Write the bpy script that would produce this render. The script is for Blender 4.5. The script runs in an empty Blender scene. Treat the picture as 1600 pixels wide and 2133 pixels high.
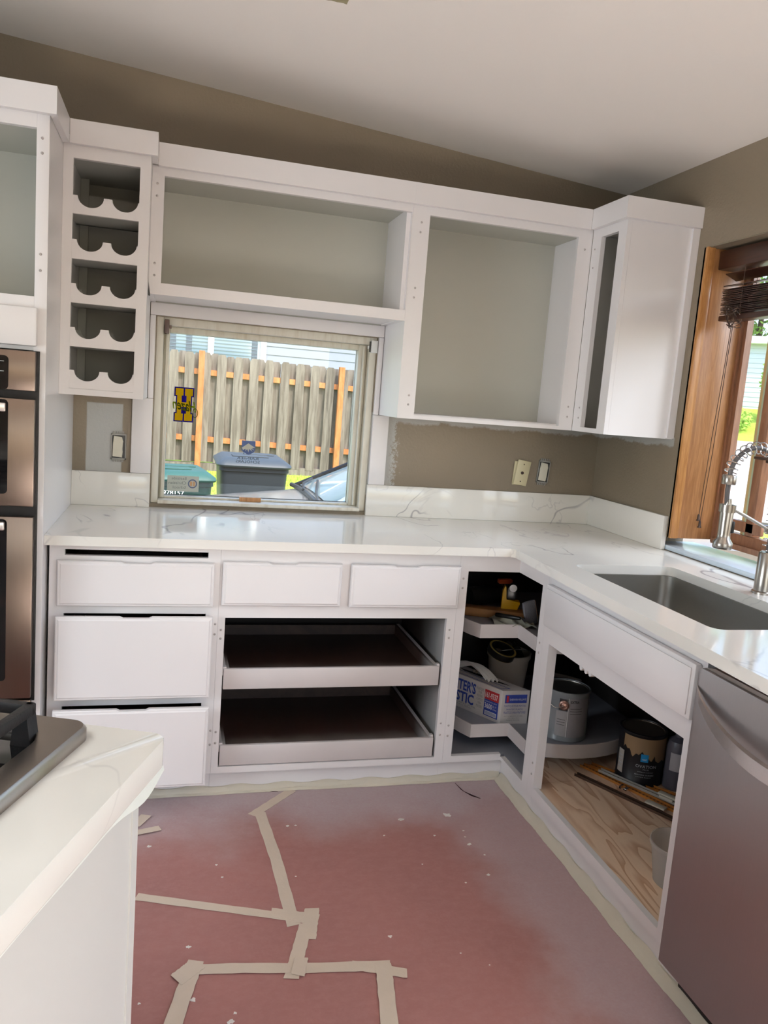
import bpy, bmesh, math, random
from mathutils import Matrix, Vector
random.seed(7)
PI = math.pi
S = bpy.context.scene
COL = S.collection

# ------------------------------------------------------------------ camera
CY, CP, CR = 0.2678, -0.1421, 0.0791
fw = Vector((math.sin(CY)*math.cos(CP), math.cos(CY)*math.cos(CP), math.sin(CP)))
rt = Vector((math.cos(CY), -math.sin(CY), 0)); up = rt.cross(fw)
r2 = math.cos(CR)*rt + math.sin(CR)*up; u2 = -math.sin(CR)*rt + math.cos(CR)*up
cam = bpy.data.cameras.new('camera'); camo = bpy.data.objects.new('camera', cam); COL.objects.link(camo)
cam.sensor_fit = 'HORIZONTAL'; cam.sensor_width = 36.0; cam.lens = 36.0*1642.89/1600.0
cam.clip_start = 0.02; cam.clip_end = 400
camo.matrix_world = Matrix(((r2.x, u2.x, -fw.x, -1.8471), (r2.y, u2.y, -fw.y, -3.1964), (r2.z, u2.z, -fw.z, 1.4040), (0, 0, 0, 1)))
S.camera = camo

# ------------------------------------------------------------------ world, sun, sky lamps, lamps added out of view
w = bpy.data.worlds.new('sky'); S.world = w; w.use_nodes = True
wn = w.node_tree; wn.nodes.clear()
sky = wn.nodes.new('ShaderNodeTexSky'); sky.sky_type = 'NISHITA'; sky.sun_disc = False
sky.sun_elevation = math.radians(52); sky.sun_rotation = math.radians(160); sky.air_density = 1.0; sky.dust_density = 2.0
bg = wn.nodes.new('ShaderNodeBackground'); bg.inputs[1].default_value = 0.55
wo = wn.nodes.new('ShaderNodeOutputWorld')
wn.links.new(sky.outputs[0], bg.inputs[0]); wn.links.new(bg.outputs[0], wo.inputs[0])

def light(name, kind, loc, aim, energy, color, **k):
    l = bpy.data.lights.new(name, kind); l.energy = energy; l.color = color
    for a, b in k.items(): setattr(l, a, b)
    o = bpy.data.objects.new(name, l); COL.objects.link(o); o.location = loc
    o.rotation_euler = (Vector(aim)-Vector(loc)).to_track_quat('-Z', 'Y').to_euler()
    return o
light('sun', 'SUN', (2, -6, 9), (0.45, 0, 0), 2.6, (1.0, 0.94, 0.84), angle=0.01)
# added lamps: a beam standing in for sun on the floor behind the camera
light('added_floor_sunbeam', 'AREA', (-1.0, -5.45, 1.68), (-0.95, -3.85, 0.0), 900, (0.93, 0.97, 1.0), shape='RECTANGLE', size=1.7, size_y=0.8, spread=math.radians(16))
light('added_island_fill', 'AREA', (-3.0, -3.1, 2.52), (-2.85, -2.95, 0), 12, (0.84, 0.95, 1.0), shape='RECTANGLE', size=1.2, size_y=0.8, spread=math.radians(110))  # added overhead lamp to brighten the island top; no skylight is built
light('added_left_fill', 'AREA', (-4.8, -2.6, 1.3), (0, -2.0, 1.4), 30, (0.86, 0.94, 1.0), shape='RECTANGLE', size=1.6, size_y=1.2, spread=math.radians(120))  # added unseen lamp on the left, brightens the island and right-hand cabinets
light('added_right_fill', 'AREA', (-0.03, -3.6, 1.0), (-2.2, -1.2, 0.7), 2.5, (0.80, 0.95, 1.0), shape='RECTANGLE', size=1.5, size_y=1.7, spread=math.radians(120))  # added unseen lamp behind the camera, lifts the side of the oven tower
light('sky_over_sink_window', 'AREA', (1.5, -1.6, 2.7), (-0.4, -1.4, 1.0), 75, (0.86, 0.94, 1.0), shape='RECTANGLE', size=2.4, size_y=1.2)
light('sky_over_small_window', 'AREA', (-1.5, 1.25, 2.75), (-1.5, -0.4, 1.0), 12, (0.92, 0.98, 1.0), shape='RECTANGLE', size=2.0, size_y=1.0)

vs = S.view_settings; S.display_settings.display_device = 'sRGB'
vs.view_transform = 'Standard'; vs.look = 'None'; vs.exposure = 0.24; vs.gamma = 1.0; vs.use_curve_mapping = False
cy = S.cycles
cy.use_denoising = True; cy.max_bounces = 10; cy.diffuse_bounces = 5; cy.glossy_bounces = 4; cy.transparent_max_bounces = 12
cy.transmission_bounces = 6; cy.sample_clamp_indirect = 6.0; cy.caustics_reflective = False; cy.caustics_refractive = False
cy.use_adaptive_sampling = True

# ------------------------------------------------------------------ helpers
def srgb(r, g, b):
    f = lambda c: (c/255/12.92) if c/255 <= 0.04045 else ((c/255+0.055)/1.055)**2.4
    return (f(r), f(g), f(b), 1)

class MB:
    """collects shapes; build() links them as ONE mesh object"""
    def __init__(s, M=None): s.bm = bmesh.new(); s.M = M or Matrix(); s.mi = 0
    def v(s, p): return s.bm.verts.new(s.M @ Vector(p))
    def face(s, vs, mi=None):
        try:
            f = s.bm.faces.new(vs); f.material_index = s.mi if mi is None else mi; return f
        except ValueError: return None
    def quad(s, a, b, c, d): return s.face([s.v(a), s.v(b), s.v(c), s.v(d)])
    def box(s, x0, x1, y0, y1, z0, z1, bev=0):
        x0, x1 = min(x0, x1), max(x0, x1); y0, y1 = min(y0, y1), max(y0, y1); z0, z1 = min(z0, z1), max(z0, z1)
        P = [s.v(p) for p in ((x0,y0,z0),(x1,y0,z0),(x1,y1,z0),(x0,y1,z0),(x0,y0,z1),(x1,y0,z1),(x1,y1,z1),(x0,y1,z1))]
        F = [s.face([P[i] for i in q]) for q in ((0,3,2,1),(4,5,6,7),(0,1,5,4),(1,2,6,5),(2,3,7,6),(3,0,4,7))]
        if bev:
            E = list({e for f in F for e in f.edges})
            bmesh.ops.bevel(s.bm, geom=E, offset=bev, segments=2, profile=0.5, affect='EDGES')
        return s
    def prism(s, pts, axis, lo, hi, bev=0):
        def P(a, b, c):
            return {'x': (c, a, b), 'y': (a, c, b), 'z': (a, b, c)}[axis]
        A = [s.v(P(a, b, lo)) for a, b in pts]; B = [s.v(P(a, b, hi)) for a, b in pts]
        F = [s.face(A[::-1]), s.face(B)]
        n = len(pts)
        for i in range(n): F.append(s.face([A[i], A[(i+1) % n], B[(i+1) % n], B[i]]))
        if bev:
            E = list({e for f in F[:2] if f for e in f.edges})
            bmesh.ops.bevel(s.bm, geom=E, offset=bev, segments=2, profile=0.5, affect='EDGES')
        return s
    def lathe(s, prof, c=(0, 0, 0), seg=24, caps=True, axis='z'):
        rings = []
        for r, z in prof:
            ring = []
            for i in range(seg):
                a = 2*PI*i/seg
                p = {'z': (r*math.cos(a), r*math.sin(a), z), 'y': (r*math.cos(a), z, r*math.sin(a)), 'x': (z, r*math.cos(a), r*math.sin(a))}[axis]
                ring.append(s.v((c[0]+p[0], c[1]+p[1], c[2]+p[2])))
            rings.append(ring)
        for A, B in zip(rings, rings[1:]):
            for i in range(seg): s.face([A[i], A[(i+1) % seg], B[(i+1) % seg], B[i]])
        if caps:
            s.face(rings[0][::-1]); s.face(rings[-1])
        return s
    def tube(s, path, r, seg=8, caps=True):
        path = [Vector(p) for p in path]; rings = []; n0 = None
        for i, p in enumerate(path):
            t = (path[min(i+1, len(path)-1)]-path[max(i-1, 0)]).normalized()
            if n0 is None:
                n0 = t.orthogonal().normalized()
            else:
                n0 = (n0 - t*n0.dot(t)); n0 = n0.normalized() if n0.length > 1e-6 else t.orthogonal().normalized()
            b = t.cross(n0); rr = r[i] if isinstance(r, (list, tuple)) else r
            rings.append([s.v(p + (n0*math.cos(2*PI*k/seg)+b*math.sin(2*PI*k/seg))*rr) for k in range(seg)])
        for A, B in zip(rings, rings[1:]):
            for i in range(seg): s.face([A[i], A[(i+1) % seg], B[(i+1) % seg], B[i]])
        if caps: s.face(rings[0][::-1]); s.face(rings[-1])
        return s
    def grid(s, fn, nu, nv, thick=None):
        V = [[s.v(fn(i/nu, j/nv)) for j in range(nv+1)] for i in range(nu+1)]
        for i in range(nu):
            for j in range(nv): s.face([V[i][j], V[i+1][j], V[i+1][j+1], V[i][j+1]])
        return s
    def mesh(s, name, mats, off=(0, 0, 0), smooth=40):
        bm = s.bm
        bmesh.ops.recalc_face_normals(bm, faces=bm.faces)
        if smooth:
            lim = math.radians(smooth)
            for f in bm.faces: f.smooth = True
            for e in bm.edges:
                e.smooth = len(e.link_faces) == 2 and e.calc_face_angle(0) < lim
        bmesh.ops.translate(bm, verts=bm.verts, vec=-Vector(off))
        me = bpy.data.meshes.new(name); bm.to_mesh(me); bm.free()
        for m in (mats if isinstance(mats, (list, tuple)) else [mats]): me.materials.append(m)
        return me
    def build(s, name, mats, parent=None, smooth=40, solid=None):
        off = OW.get(parent.name, (0, 0, 0)) if parent else centre_base(s.bm)
        me = s.mesh(name, mats, off, smooth)
        o = bpy.data.objects.new(name, me); COL.objects.link(o)
        if parent: o.parent = parent
        else: o.location = off
        OW[o.name] = tuple(off)
        if solid:
            m = o.modifiers.new('thickness', 'SOLIDIFY'); m.thickness = solid; m.offset = 0
        return o
OW = {}
def centre_base(bm):
    xs = [v.co.x for v in bm.verts]; ys = [v.co.y for v in bm.verts]; zs = [v.co.z for v in bm.verts]
    return Vector(((min(xs)+max(xs))/2, (min(ys)+max(ys))/2, min(zs)))
def tag(o, label=None, cat=None, group=None, kind=None):
    if label: o['label'] = label
    if cat: o['category'] = cat
    if group: o['group'] = group
    if kind: o['kind'] = kind
    return o
def thing(name, label, cat, loc, group=None):
    o = bpy.data.objects.new(name, None); COL.objects.link(o); o.location = loc; o.empty_display_size = 0.05
    OW[o.name] = tuple(loc)
    return tag(o, label, cat, group)
def structure(o): o['kind'] = 'structure'; return o
def B(name, mat, parent, *a, bev=0):
    """one box as one part"""
    return MB().box(*a, bev=bev).build(name, mat, parent)
def instance(me, name, parent, M=None, loc=None):
    o = bpy.data.objects.new(name, me); COL.objects.link(o); o.parent = parent
    if M is not None: o.matrix_local = M
    if loc is not None: o.location = loc
    return o
def lettering(txt, P0, U, V, mat, parent, name='lettering', n=(0, 0, 0), bend=None, flip=False, shear=0, bold=0.0):
    """flat text fitted in the parallelogram P0, P0+U, P0+V (world coordinates)"""
    c = bpy.data.curves.new('t', 'FONT'); c.body = txt; c.size = 1; c.resolution_u = 2; c.shear = shear; c.offset = bold
    c.align_x = 'CENTER' if '\n' in txt else 'LEFT'; c.space_line = 0.95
    o = bpy.data.objects.new('t', c); COL.objects.link(o)
    dg = bpy.context.evaluated_depsgraph_get(); me = bpy.data.meshes.new_from_object(o.evaluated_get(dg))
    bpy.data.objects.remove(o); me.name = name
    xs = [v.co.x for v in me.vertices]; ys = [v.co.y for v in me.vertices]
    x0, x1, y0, y1 = min(xs), max(xs), min(ys), max(ys)
    off = Vector(OW[parent.name]); P0, U, V, n = Vector(P0), Vector(U), Vector(V), Vector(n)
    for v in me.vertices:
        a = (v.co.x-x0)/(x1-x0); b = (v.co.y-y0)/(y1-y0)
        if flip: a = 1-a
        v.co = (bend(a, b) if bend else P0+U*a+V*b+n) - off
    me.materials.clear(); me.materials.append(mat)
    q = bpy.data.objects.new(name, me); COL.objects.link(q); q.parent = parent; OW[q.name] = tuple(off)
    return q

# ------------------------------------------------------------------ materials
class NT:
    def __init__(s, name):
        s.m = bpy.data.materials.new(name); s.m.use_nodes = True; s.t = s.m.node_tree; s.t.nodes.clear()
        s.out = s.t.nodes.new('ShaderNodeOutputMaterial'); s.b = s.t.nodes.new('ShaderNodeBsdfPrincipled')
        s.t.links.new(s.b.outputs[0], s.out.inputs[0])
    def n(s, t, **k):
        q = s.t.nodes.new(t)
        for a, b in k.items(): setattr(q, a, b)
        return q
    def put(s, sock, val):
        if isinstance(val, bpy.types.NodeSocket): s.t.links.new(val, sock)
        else: sock.default_value = val
    def math(s, op, a, b=0.0, c=0.0, clamp=False):
        q = s.n('ShaderNodeMath', operation=op, use_clamp=clamp)
        for i, x in enumerate((a, b, c)): s.put(q.inputs[i], x)
        return q.outputs[0]
    def step(s, x, lo, hi):
        q = s.n('ShaderNodeMapRange', interpolation_type='SMOOTHSTEP'); s.put(q.inputs[0], x)
        q.inputs[1].default_value = lo; q.inputs[2].default_value = hi; return q.outputs[0]
    def mix(s, f, a, b):
        q = s.n('ShaderNodeMix', data_type='RGBA'); s.put(q.inputs[0], f); s.put(q.inputs[6], a); s.put(q.inputs[7], b); return q.outputs[2]
    def pos(s, scale=None, obj=False, rot=None):
        src = s.n('ShaderNodeTexCoord').outputs['Object'] if obj else s.n('ShaderNodeNewGeometry').outputs['Position']
        if scale is None and rot is None: return src
        mp = s.n('ShaderNodeMapping'); s.t.links.new(src, mp.inputs[0])
        if scale: mp.inputs['Scale'].default_value = scale
        if rot: mp.inputs['Rotation'].default_value = rot
        return mp.outputs[0]
    def xyz(s, obj=False):
        q = s.n('ShaderNodeSeparateXYZ'); s.t.links.new(s.pos(obj=obj), q.inputs[0]); return q.outputs
    def noise(s, scale, detail=3, vec=None, rough=0.55, dist=0.0):
        q = s.n('ShaderNodeTexNoise'); q.inputs['Scale'].default_value = scale; q.inputs['Detail'].default_value = detail
        q.inputs['Roughness'].default_value = rough; q.inputs['Distortion'].default_value = dist
        s.t.links.new(vec if vec is not None else s.pos(), q.inputs['Vector']); return q.outputs[0]
    def bump(s, h, strength=0.2, dist=0.002):
        q = s.n('ShaderNodeBump'); q.inputs['Strength'].default_value = strength; q.inputs['Distance'].default_value = dist
        s.put(q.inputs['Height'], h); s.t.links.new(q.outputs[0], s.b.inputs['Normal'])
    def set(s, color=None, rough=None, metal=None, spec=None, coat=None, trans=None, alpha=None):
        for k, v in (('Base Color', color), ('Roughness', rough), ('Metallic', metal), ('Specular IOR Level', spec), ('Coat Weight', coat), ('Transmission Weight', trans), ('Alpha', alpha)):
            if v is not None: s.put(s.b.inputs[k], v)
        return s.m
def plain(name, rgb, rough=0.5, metal=0.0, spec=0.5, var=0.06, scale=18, bump=0.0, obj=False):
    t = NT(name); c = srgb(*rgb); nz = t.noise(scale, 3, t.pos(obj=obj))
    dk = tuple(x*(1-var) for x in c[:3])+(1,); lt = tuple(min(1, x*(1+var)) for x in c[:3])+(1,)
    if bump: t.bump(t.noise(scale*12, 2, t.pos(obj=obj)), bump)
    return t.set(t.mix(nz, dk, lt), rough, metal, spec)

M = {}
M['paint'] = plain('white cabinet paint', (230, 226, 225), 0.32, var=0.015, scale=3, bump=0.03)
M['paint_in'] = plain('shaded grey cabinet inside', (186, 186, 176), 0.42, var=0.03, scale=2)  # thinly sprayed inside; its shade is also put into the grey tint
M['rack_in'] = plain('shaded grey rack inside', (174, 174, 168), 0.5, var=0.03, scale=2)  # rack inside greyed likewise, shade put into the colour
M['black'] = plain('black plastic', (12, 12, 13), 0.35)
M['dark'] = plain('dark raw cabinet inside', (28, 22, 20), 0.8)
M['white_plastic'] = plain('white plastic', (225, 225, 220), 0.35)
M['almond'] = plain('almond plastic', (205, 196, 160), 0.4)
M['brown_plastic'] = plain('brown plastic', (62, 44, 34), 0.5)
M['chrome'] = plain('bright metal', (205, 200, 195), 0.18, 1.0, var=0.02)
M['nickel'] = plain('brushed nickel', (165, 158, 150), 0.28, 1.0, var=0.04)
M['hose'] = plain('dark grey hose', (92, 88, 88), 0.45)
M['cream_frame'] = None

def wall_mat():
    t = NT('taupe wall paint'); X = t.xyz(); x, y, z = X[0], X[1], X[2]
    base = srgb(128, 116, 98)
    wob = t.math('MULTIPLY', t.math('SUBTRACT', t.noise(9, 4), 0.5), 0.06)
    rag = t.math('MULTIPLY', t.math('SUBTRACT', t.noise(38, 6, rough=0.8), 0.5), 0.20)
    def band(v, lo, hi, s=0.003):
        return t.math('MULTIPLY', t.step(v, lo-s, lo+s), t.math('SUBTRACT', 1.0, t.step(v, hi-s, hi+s)))
    xs = t.math('ADD', x, t.math('MULTIPLY', wob, 0.12)); zs = t.math('ADD', z, t.math('MULTIPLY', wob, 0.12))
    # unpainted rectangle beside the oven cabinet
    patch = t.math('MULTIPLY', band(xs, -2.165, -2.035), band(zs, 0.9, 1.305))
    # primer overspray right of the window and under the wall cabinets
    wedge = t.math('ADD', t.math('MULTIPLY', t.math('SUBTRACT', 1.0, t.step(t.math('ADD', x, rag), -0.955, -0.935)), t.step(x, -1.3, -1.29)), 0.0)
    under = t.step(t.math('ADD', z, t.math('ADD', wob, t.math('MULTIPLY', rag, 0.15))), 1.306, 1.318)
    notleft = t.step(x, -1.3, -1.29)
    near = t.math('MULTIPLY', band(z, 1.2, 1.345, 0.001), t.math('MULTIPLY', notleft, band(y, -0.56, 0.3)))
    under = t.math('MULTIPLY', under, near)
    zr = band(z, 1.0, 1.345)
    wedge = t.math('MULTIPLY', wedge, zr)
    m = t.math('MAXIMUM', patch, t.math('MAXIMUM', t.math('MULTIPLY', wedge, 0.8), t.math('MULTIPLY', under, 0.7)), clamp=True)
    var = t.mix(t.noise(2.2, 3), tuple(c*0.94 for c in base[:3])+(1,), tuple(c*1.06 for c in base[:3])+(1,))
    col = t.mix(m, var, srgb(178, 178, 174))
    t.bump(t.noise(95, 3), 0.35, 0.003)
    return t.set(col, 0.42, spec=0.45)
M['wall'] = wall_mat()
M['ceiling'] = plain('matt ceiling paint', (248, 240, 232), 0.9, spec=0.1, var=0.01, scale=2, bump=0.15)
def paper_mat():
    t = NT('red rosin paper'); X = t.xyz(); x, y = X[0], X[1]
    n1 = t.noise(3.2, 5); n2 = t.noise(120, 3); n3 = t.noise(30, 5, t.pos((1, 1.4, 1)), rough=0.75)
    red = t.mix(n1, srgb(146, 102, 98), srgb(170, 118, 113)); red = t.mix(t.math('MULTIPLY', t.step(n3, 0.35, 0.7), 0.55), red, srgb(168, 124, 119))
    wob = t.math('MULTIPLY', t.math('SUBTRACT', n1, 0.5), 0.55)
    dy = t.math('ADD', y, wob); dx = t.math('ADD', x, wob)
    f1 = t.math('MULTIPLY', t.step(dy, -1.0, -0.60), 0.75)
    f2 = t.math('MULTIPLY', t.step(dx, -0.98, -0.72), 0.5)
    over = t.math('MAXIMUM', f1, f2)
    over = t.math('MULTIPLY', over, t.math('ADD', 0.72, t.math('MULTIPLY', n2, 0.5)), clamp=True)
    col = t.mix(over, red, srgb(186, 176, 180))
    vr = t.n('ShaderNodeTexVoronoi'); vr.inputs['Scale'].default_value = 11; t.t.links.new(t.pos(), vr.inputs['Vector'])
    sp = t.math('LESS_THAN', vr.outputs['Distance'], t.math('MULTIPLY', t.step(t.noise(7, 2), 0.5, 0.75), 0.05))
    col = t.mix(sp, col, srgb(214, 204, 200))
    t.bump(t.math('ADD', t.noise(1.6, 3), t.math('MULTIPLY', n2, 0.06)), 0.35, 0.02)
    return t.set(col, 0.62, spec=0.4)
M['paper'] = paper_mat()
M['floor'] = plain('pale wood floor', (216, 202, 192), 0.35, var=0.15, scale=6)
def tape_mat(name, rgb):
    t = NT(name); c = srgb(*rgb); n = t.noise(60, 4); n2 = t.noise(8, 3)
    col = t.mix(n2, tuple(v*0.84 for v in c[:3])+(1,), c); t.bump(t.math('ADD', n, n2), 0.5, 0.002)
    return t.set(col, 0.6)
M['tape'] = tape_mat('cream masking tape', (216, 200, 182)); M['tape_over'] = tape_mat('oversprayed masking tape', (208, 200, 182))
def quartz_mat():
    t = NT('white veined quartz'); P = t.pos()
    def vein(scale, thr, seed, rot):
        mp = t.n('ShaderNodeMapping'); t.t.links.new(P, mp.inputs[0]); mp.inputs['Location'].default_value = (seed, seed*0.7, 0); mp.inputs['Rotation'].default_value = (0.5, 0.3, rot)
        mp.inputs['Scale'].default_value = (1, 0.55, 1)
        v = t.noise(scale, 4, mp.outputs[0], 0.5, 0.5)
        d = t.math('ABSOLUTE', t.math('SUBTRACT', v, 0.5))
        line = t.math('SUBTRACT', 1.0, t.step(d, 0.0, thr))
        return t.math('MULTIPLY', line, t.step(t.noise(2.6, 2, mp.outputs[0]), 0.50, 0.62))
    vv = t.math('MAXIMUM', t.math('MULTIPLY', vein(1.5, 0.006, 3.1, 0.6), 0.75), t.math('MULTIPLY', vein(3.0, 0.008, 9.4, 2.0), 0.35), clamp=True)
    col = t.mix(vv, t.mix(t.noise(1.3, 3), srgb(224, 220, 211), srgb(232, 229, 222)), srgb(148, 144, 146))
    return t.set(col, 0.09, spec=0.5)
M['quartz'] = quartz_mat()
def steel_mat(name, rgb, stretch, rough=0.3):
    t = NT(name); n = t.noise(40, 3, t.pos(stretch)); c = srgb(*rgb)
    t.bump(n, 0.05, 0.0005)
    return t.set(t.mix(n, tuple(v*0.9 for v in c[:3])+(1,), c), t.math('ADD', rough-0.05, t.math('MULTIPLY', n, 0.1)), 1.0)
M['steel'] = steel_mat('brushed stainless steel', (170, 162, 154), (8, 8, 0.3), 0.3)
M['steel_oven'] = steel_mat('bronze toned oven steel', (116, 102, 92), (8, 8, 0.3), 0.3)
M['steel_dark'] = steel_mat('grey stainless door', (184, 178, 176), (10, 10, 0.2), 0.42)
M['steel_sink'] = steel_mat('satin sink steel', (168, 164, 156), (3, 3, 3), 0.38)
M['sill'] = plain('film and sky tinted sill quartz', (206, 220, 232), 0.22, spec=0.6, var=.02, scale=5)  # blue of the protective film, with sky reflection put into the colour
M['steel_light'] = steel_mat('light handle steel', (225, 218, 214), (0.3, 8, 8), 0.3)
def glass_mat(name, tint=(1, 1, 1, 1), refl=0.04):
    t = NT(name); t.t.nodes.remove(t.b)
    tr = t.n('ShaderNodeBsdfTransparent'); tr.inputs[0].default_value = tint
    gl = t.n('ShaderNodeBsdfGlossy'); gl.inputs['Roughness'].default_value = 0.02
    lw = t.n('ShaderNodeLayerWeight'); lw.inputs[0].default_value = 0.35
    mx = t.n('ShaderNodeMixShader'); t.put(mx.inputs[0], t.math('ADD', 0.016, t.math('MULTIPLY', lw.outputs['Fresnel'], refl)))
    t.t.links.new(tr.outputs[0], mx.inputs[1]); t.t.links.new(gl.outputs[0], mx.inputs[2]); t.t.links.new(mx.outputs[0], t.out.inputs[0])
    return t.m
M['glass'] = glass_mat('window glass'); M['oven_glass'] = plain('black oven glass', (14, 13, 14), 0.05, spec=0.6)
def film_mat(name, rgb, alpha, rough=0.4):
    t = NT(name); return t.set(srgb(*rgb), rough, alpha=alpha)
def wood_mat(name, a, b, scale, stretch, rough=0.4, obj=False, dist=1.5, bump=0.1, fine=0.35):
    t = NT(name); p = t.pos(stretch, obj)
    n = t.noise(scale, 5, p, 0.6, dist); g = t.noise(scale*9, 3, p, 0.6)
    f = t.math('ADD', t.math('MULTIPLY', t.step(n, 0.3, 0.7), 1-fine), t.math('MULTIPLY', g, fine), clamp=True)
    t.bump(g, bump, 0.001)
    return t.set(t.mix(f, srgb(*a), srgb(*b)), rough)
M['oak'] = wood_mat('varnished oak', (150, 102, 62), (188, 138, 92), 7, (9, 9, 0.7), 0.32)
M['oak_edge'] = wood_mat('light oak edge', (150, 98, 50), (200, 148, 92), 6, (9, 9, 0.6), 0.3)
M['frame_brown'] = wood_mat('red brown window frame', (118, 80, 58), (160, 116, 88), 6, (6, 6, 0.8), 0.35)
M['blind'] = wood_mat('dark walnut blind', (38, 20, 14), (64, 36, 26), 8, (4, 0.4, 4), 0.35)
M['tray_wood'] = wood_mat('dark brown tray wood', (50, 34, 28), (78, 56, 46), 8, (1, 6, 1), 0.5)
M['tan'] = plain('tan window trim', (196, 170, 118), 0.5); M['seal'] = plain('pale green weather seal', (176, 190, 160), 0.5)
def ply_mat():
    t = NT('plywood sheet'); p = t.pos((4.2, 0.8, 1), rot=(0, 0, 0.15))
    n = t.noise(2.5, 2, p, 0.4, 0.5)
    s = t.math('FRACT', t.math('MULTIPLY', n, 7.0)); ring = t.step(s, 0.0, 0.55)
    fine = t.noise(90, 3, t.pos((6, 0.5, 1)))
    col = t.mix(ring, srgb(206, 164, 132), srgb(242, 214, 186)); col = t.mix(t.math('MULTIPLY', fine, 0.25), col, srgb(170, 128, 96))
    return t.set(col, 0.6)
M['ply'] = ply_mat()
def overspray_mat(name, dark, lo, hi, axis):
    t = NT(name); X = t.xyz(); v = X['xyz'.index(axis)]
    n = t.noise(30, 3); vv = t.math('ADD', v, t.math('MULTIPLY', t.math('SUBTRACT', t.noise(5, 3), 0.5), 0.12))
    f = t.math('MULTIPLY', t.step(vv, lo, hi), 0.95)
    if lo > hi: f = t.math('MULTIPLY', t.math('SUBTRACT', 1.0, t.step(vv, hi, lo)), 0.95)
    c = srgb(*dark)
    return t.set(t.mix(f, t.mix(n, tuple(q*0.85 for q in c[:3])+(1,), c), srgb(200, 196, 192)), 0.5)
M['cab_in_y'] = overspray_mat('dark inside with paint overspray at the front', (46, 34, 29), -0.25, -0.62, 'y')
M['tray_over'] = overspray_mat('brown tray floor with overspray at the front', (64, 44, 37), -0.40, -0.66, 'y')
M['grey_shelf'] = plain('grey oversprayed shelf', (150, 152, 160), 0.5, var=0.08, scale=6)
M['shelf_edge'] = plain('white sprayed shelf edge', (205, 198, 196), 0.45, var=0.05, scale=9)

# ================================================================== SETTING
ZC = lambda x: 2.352 - 0.079*x
def wall_panel(mb, axis, at0, at1, a0, a1, b0, b1, holes):
    """wall slab with rectangular holes: axis 'y' spans x,z ; axis 'x' spans y,z"""
    xs = sorted({a0, a1} | {h[i] for h in holes for i in (0, 1)}); zs = sorted({b0, b1} | {h[i] for h in holes for i in (2, 3)})
    for i in range(len(xs)-1):
        for j in range(len(zs)-1):
            cx, cz = (xs[i]+xs[i+1])/2, (zs[j]+zs[j+1])/2
            if any(h[0] < cx < h[1] and h[2] < cz < h[3] for h in holes): continue
            if axis == 'y': mb.box(xs[i], xs[i+1], at0, at1, zs[j], zs[j+1])
            else: mb.box(at0, at1, xs[i], xs[i+1], zs[j], zs[j+1])
    return mb
structure(MB().box(-4.9, 0, -5.6, 0, -0.06, 0).build('floor', M['floor']))
c = MB(); c.prism([(-5.05, ZC(-5.05)), (0.12, ZC(0.12)), (0.12, ZC(0.12)+0.1), (-5.05, ZC(-5.05)+0.1)], 'y', -5.75, 0.14); structure(c.build('ceiling', M['ceiling']))
structure(wall_panel(MB(), 'y', 0, 0.14, -4.9, 0.14, -0.5, 2.75, [(-1.922, -1.056, 0.93, 1.647)]).build('wall_back', M['wall']))
structure(wall_panel(MB(), 'x', 0, 0.14, -5.6, 0, -0.5, 2.5, [(-4.4, -2.8, 0.02, 2.1), (-1.95, -0.61, 0.915, 2.041), (-0.61, -0.50, 0.915, 0.966)]).build('wall_right', M['wall']))
structure(wall_panel(MB(), 'x', -5.0, -4.9, -5.6, 0, -0.5, 2.75, [(-3.4, -1.8, 0.7, 2.0)]).build('wall_left', M['wall']))
structure(wall_panel(MB(), 'y', -5.7, -5.6, -5.0, 0.14, -0.5, 2.75, [(-2.0, -0.15, 0.02, 2.1)]).build('wall_rear', M['wall']))
# rounded plaster corner above the right window
m = MB(); m.box(0.001, 0.19, -1.95, -0.61, 2.0375, 2.0405); structure(m.build('trim_1', M['wall']))
# roof with eave over both outer walls
m = MB(); m.prism([(-5.6, ZC(-5.6)+0.14), (0.75, ZC(0.75)+0.14), (0.75, ZC(0.75)+0.3), (-5.6, ZC(-5.6)+0.3)], 'y', -6.3, 0.55); structure(m.build('roof', plain('brown roof', (90, 80, 72), 0.9)))

# ---- window_1 (back wall, over the counter)
M['cream_frame'] = (lambda t: t.set(t.mix(t.step(t.noise(7, 5, t.pos((6, 6, 0.8)), rough=0.6), 0.40, 0.85), srgb(222, 218, 204), srgb(198, 188, 168)), 0.45))(NT('dirty cream window vinyl'))
w1 = structure(thing('window_1', None, None, (-1.49, 0.06, 0.93)))
m = MB()
for (x0, x1, z0, z1, y0, y1) in ((-1.922, -1.896, .93, 1.647, .004, .135), (-1.082, -1.056, .93, 1.647, .004, .135), (-1.896, -1.082, 1.617, 1.647, .004, .135), (-1.896, -1.082, .9301, .944, -.018, .135)):
    m.box(x0, x1, y0, y1, z0, z1, 0.002)
m.build('window_frame', M['cream_frame'], w1)
m = MB()
for (x0, x1, z0, z1) in ((-1.896, -1.873, .944, 1.617), (-1.118, -1.082, .944, 1.617), (-1.873, -1.118, 1.594, 1.617), (-1.873, -1.118, .944, .952)):
    m.box(x0, x1, .055, .115, z0, z1, 0.003)
m.build('sash', M['cream_frame'], w1)
m = MB()
for x in (-1.9, -1.883, -1.078, -1.1): m.box(x-.0025, x+.0025, .03, .05, .95, 1.61)
m.build('sash_bead', M['cream_frame'], w1)
B('window_pane', M['glass'], w1, -1.873, -1.118, .096, .100, .95, 1.596)
m = MB(); m.box(-1.874, -1.117, .0925, .0955, .9505, .9545); m.box(-1.119, -1.1165, .0925, .0955, .9505, 1.595); m.build('gasket', M['black'], w1)
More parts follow.
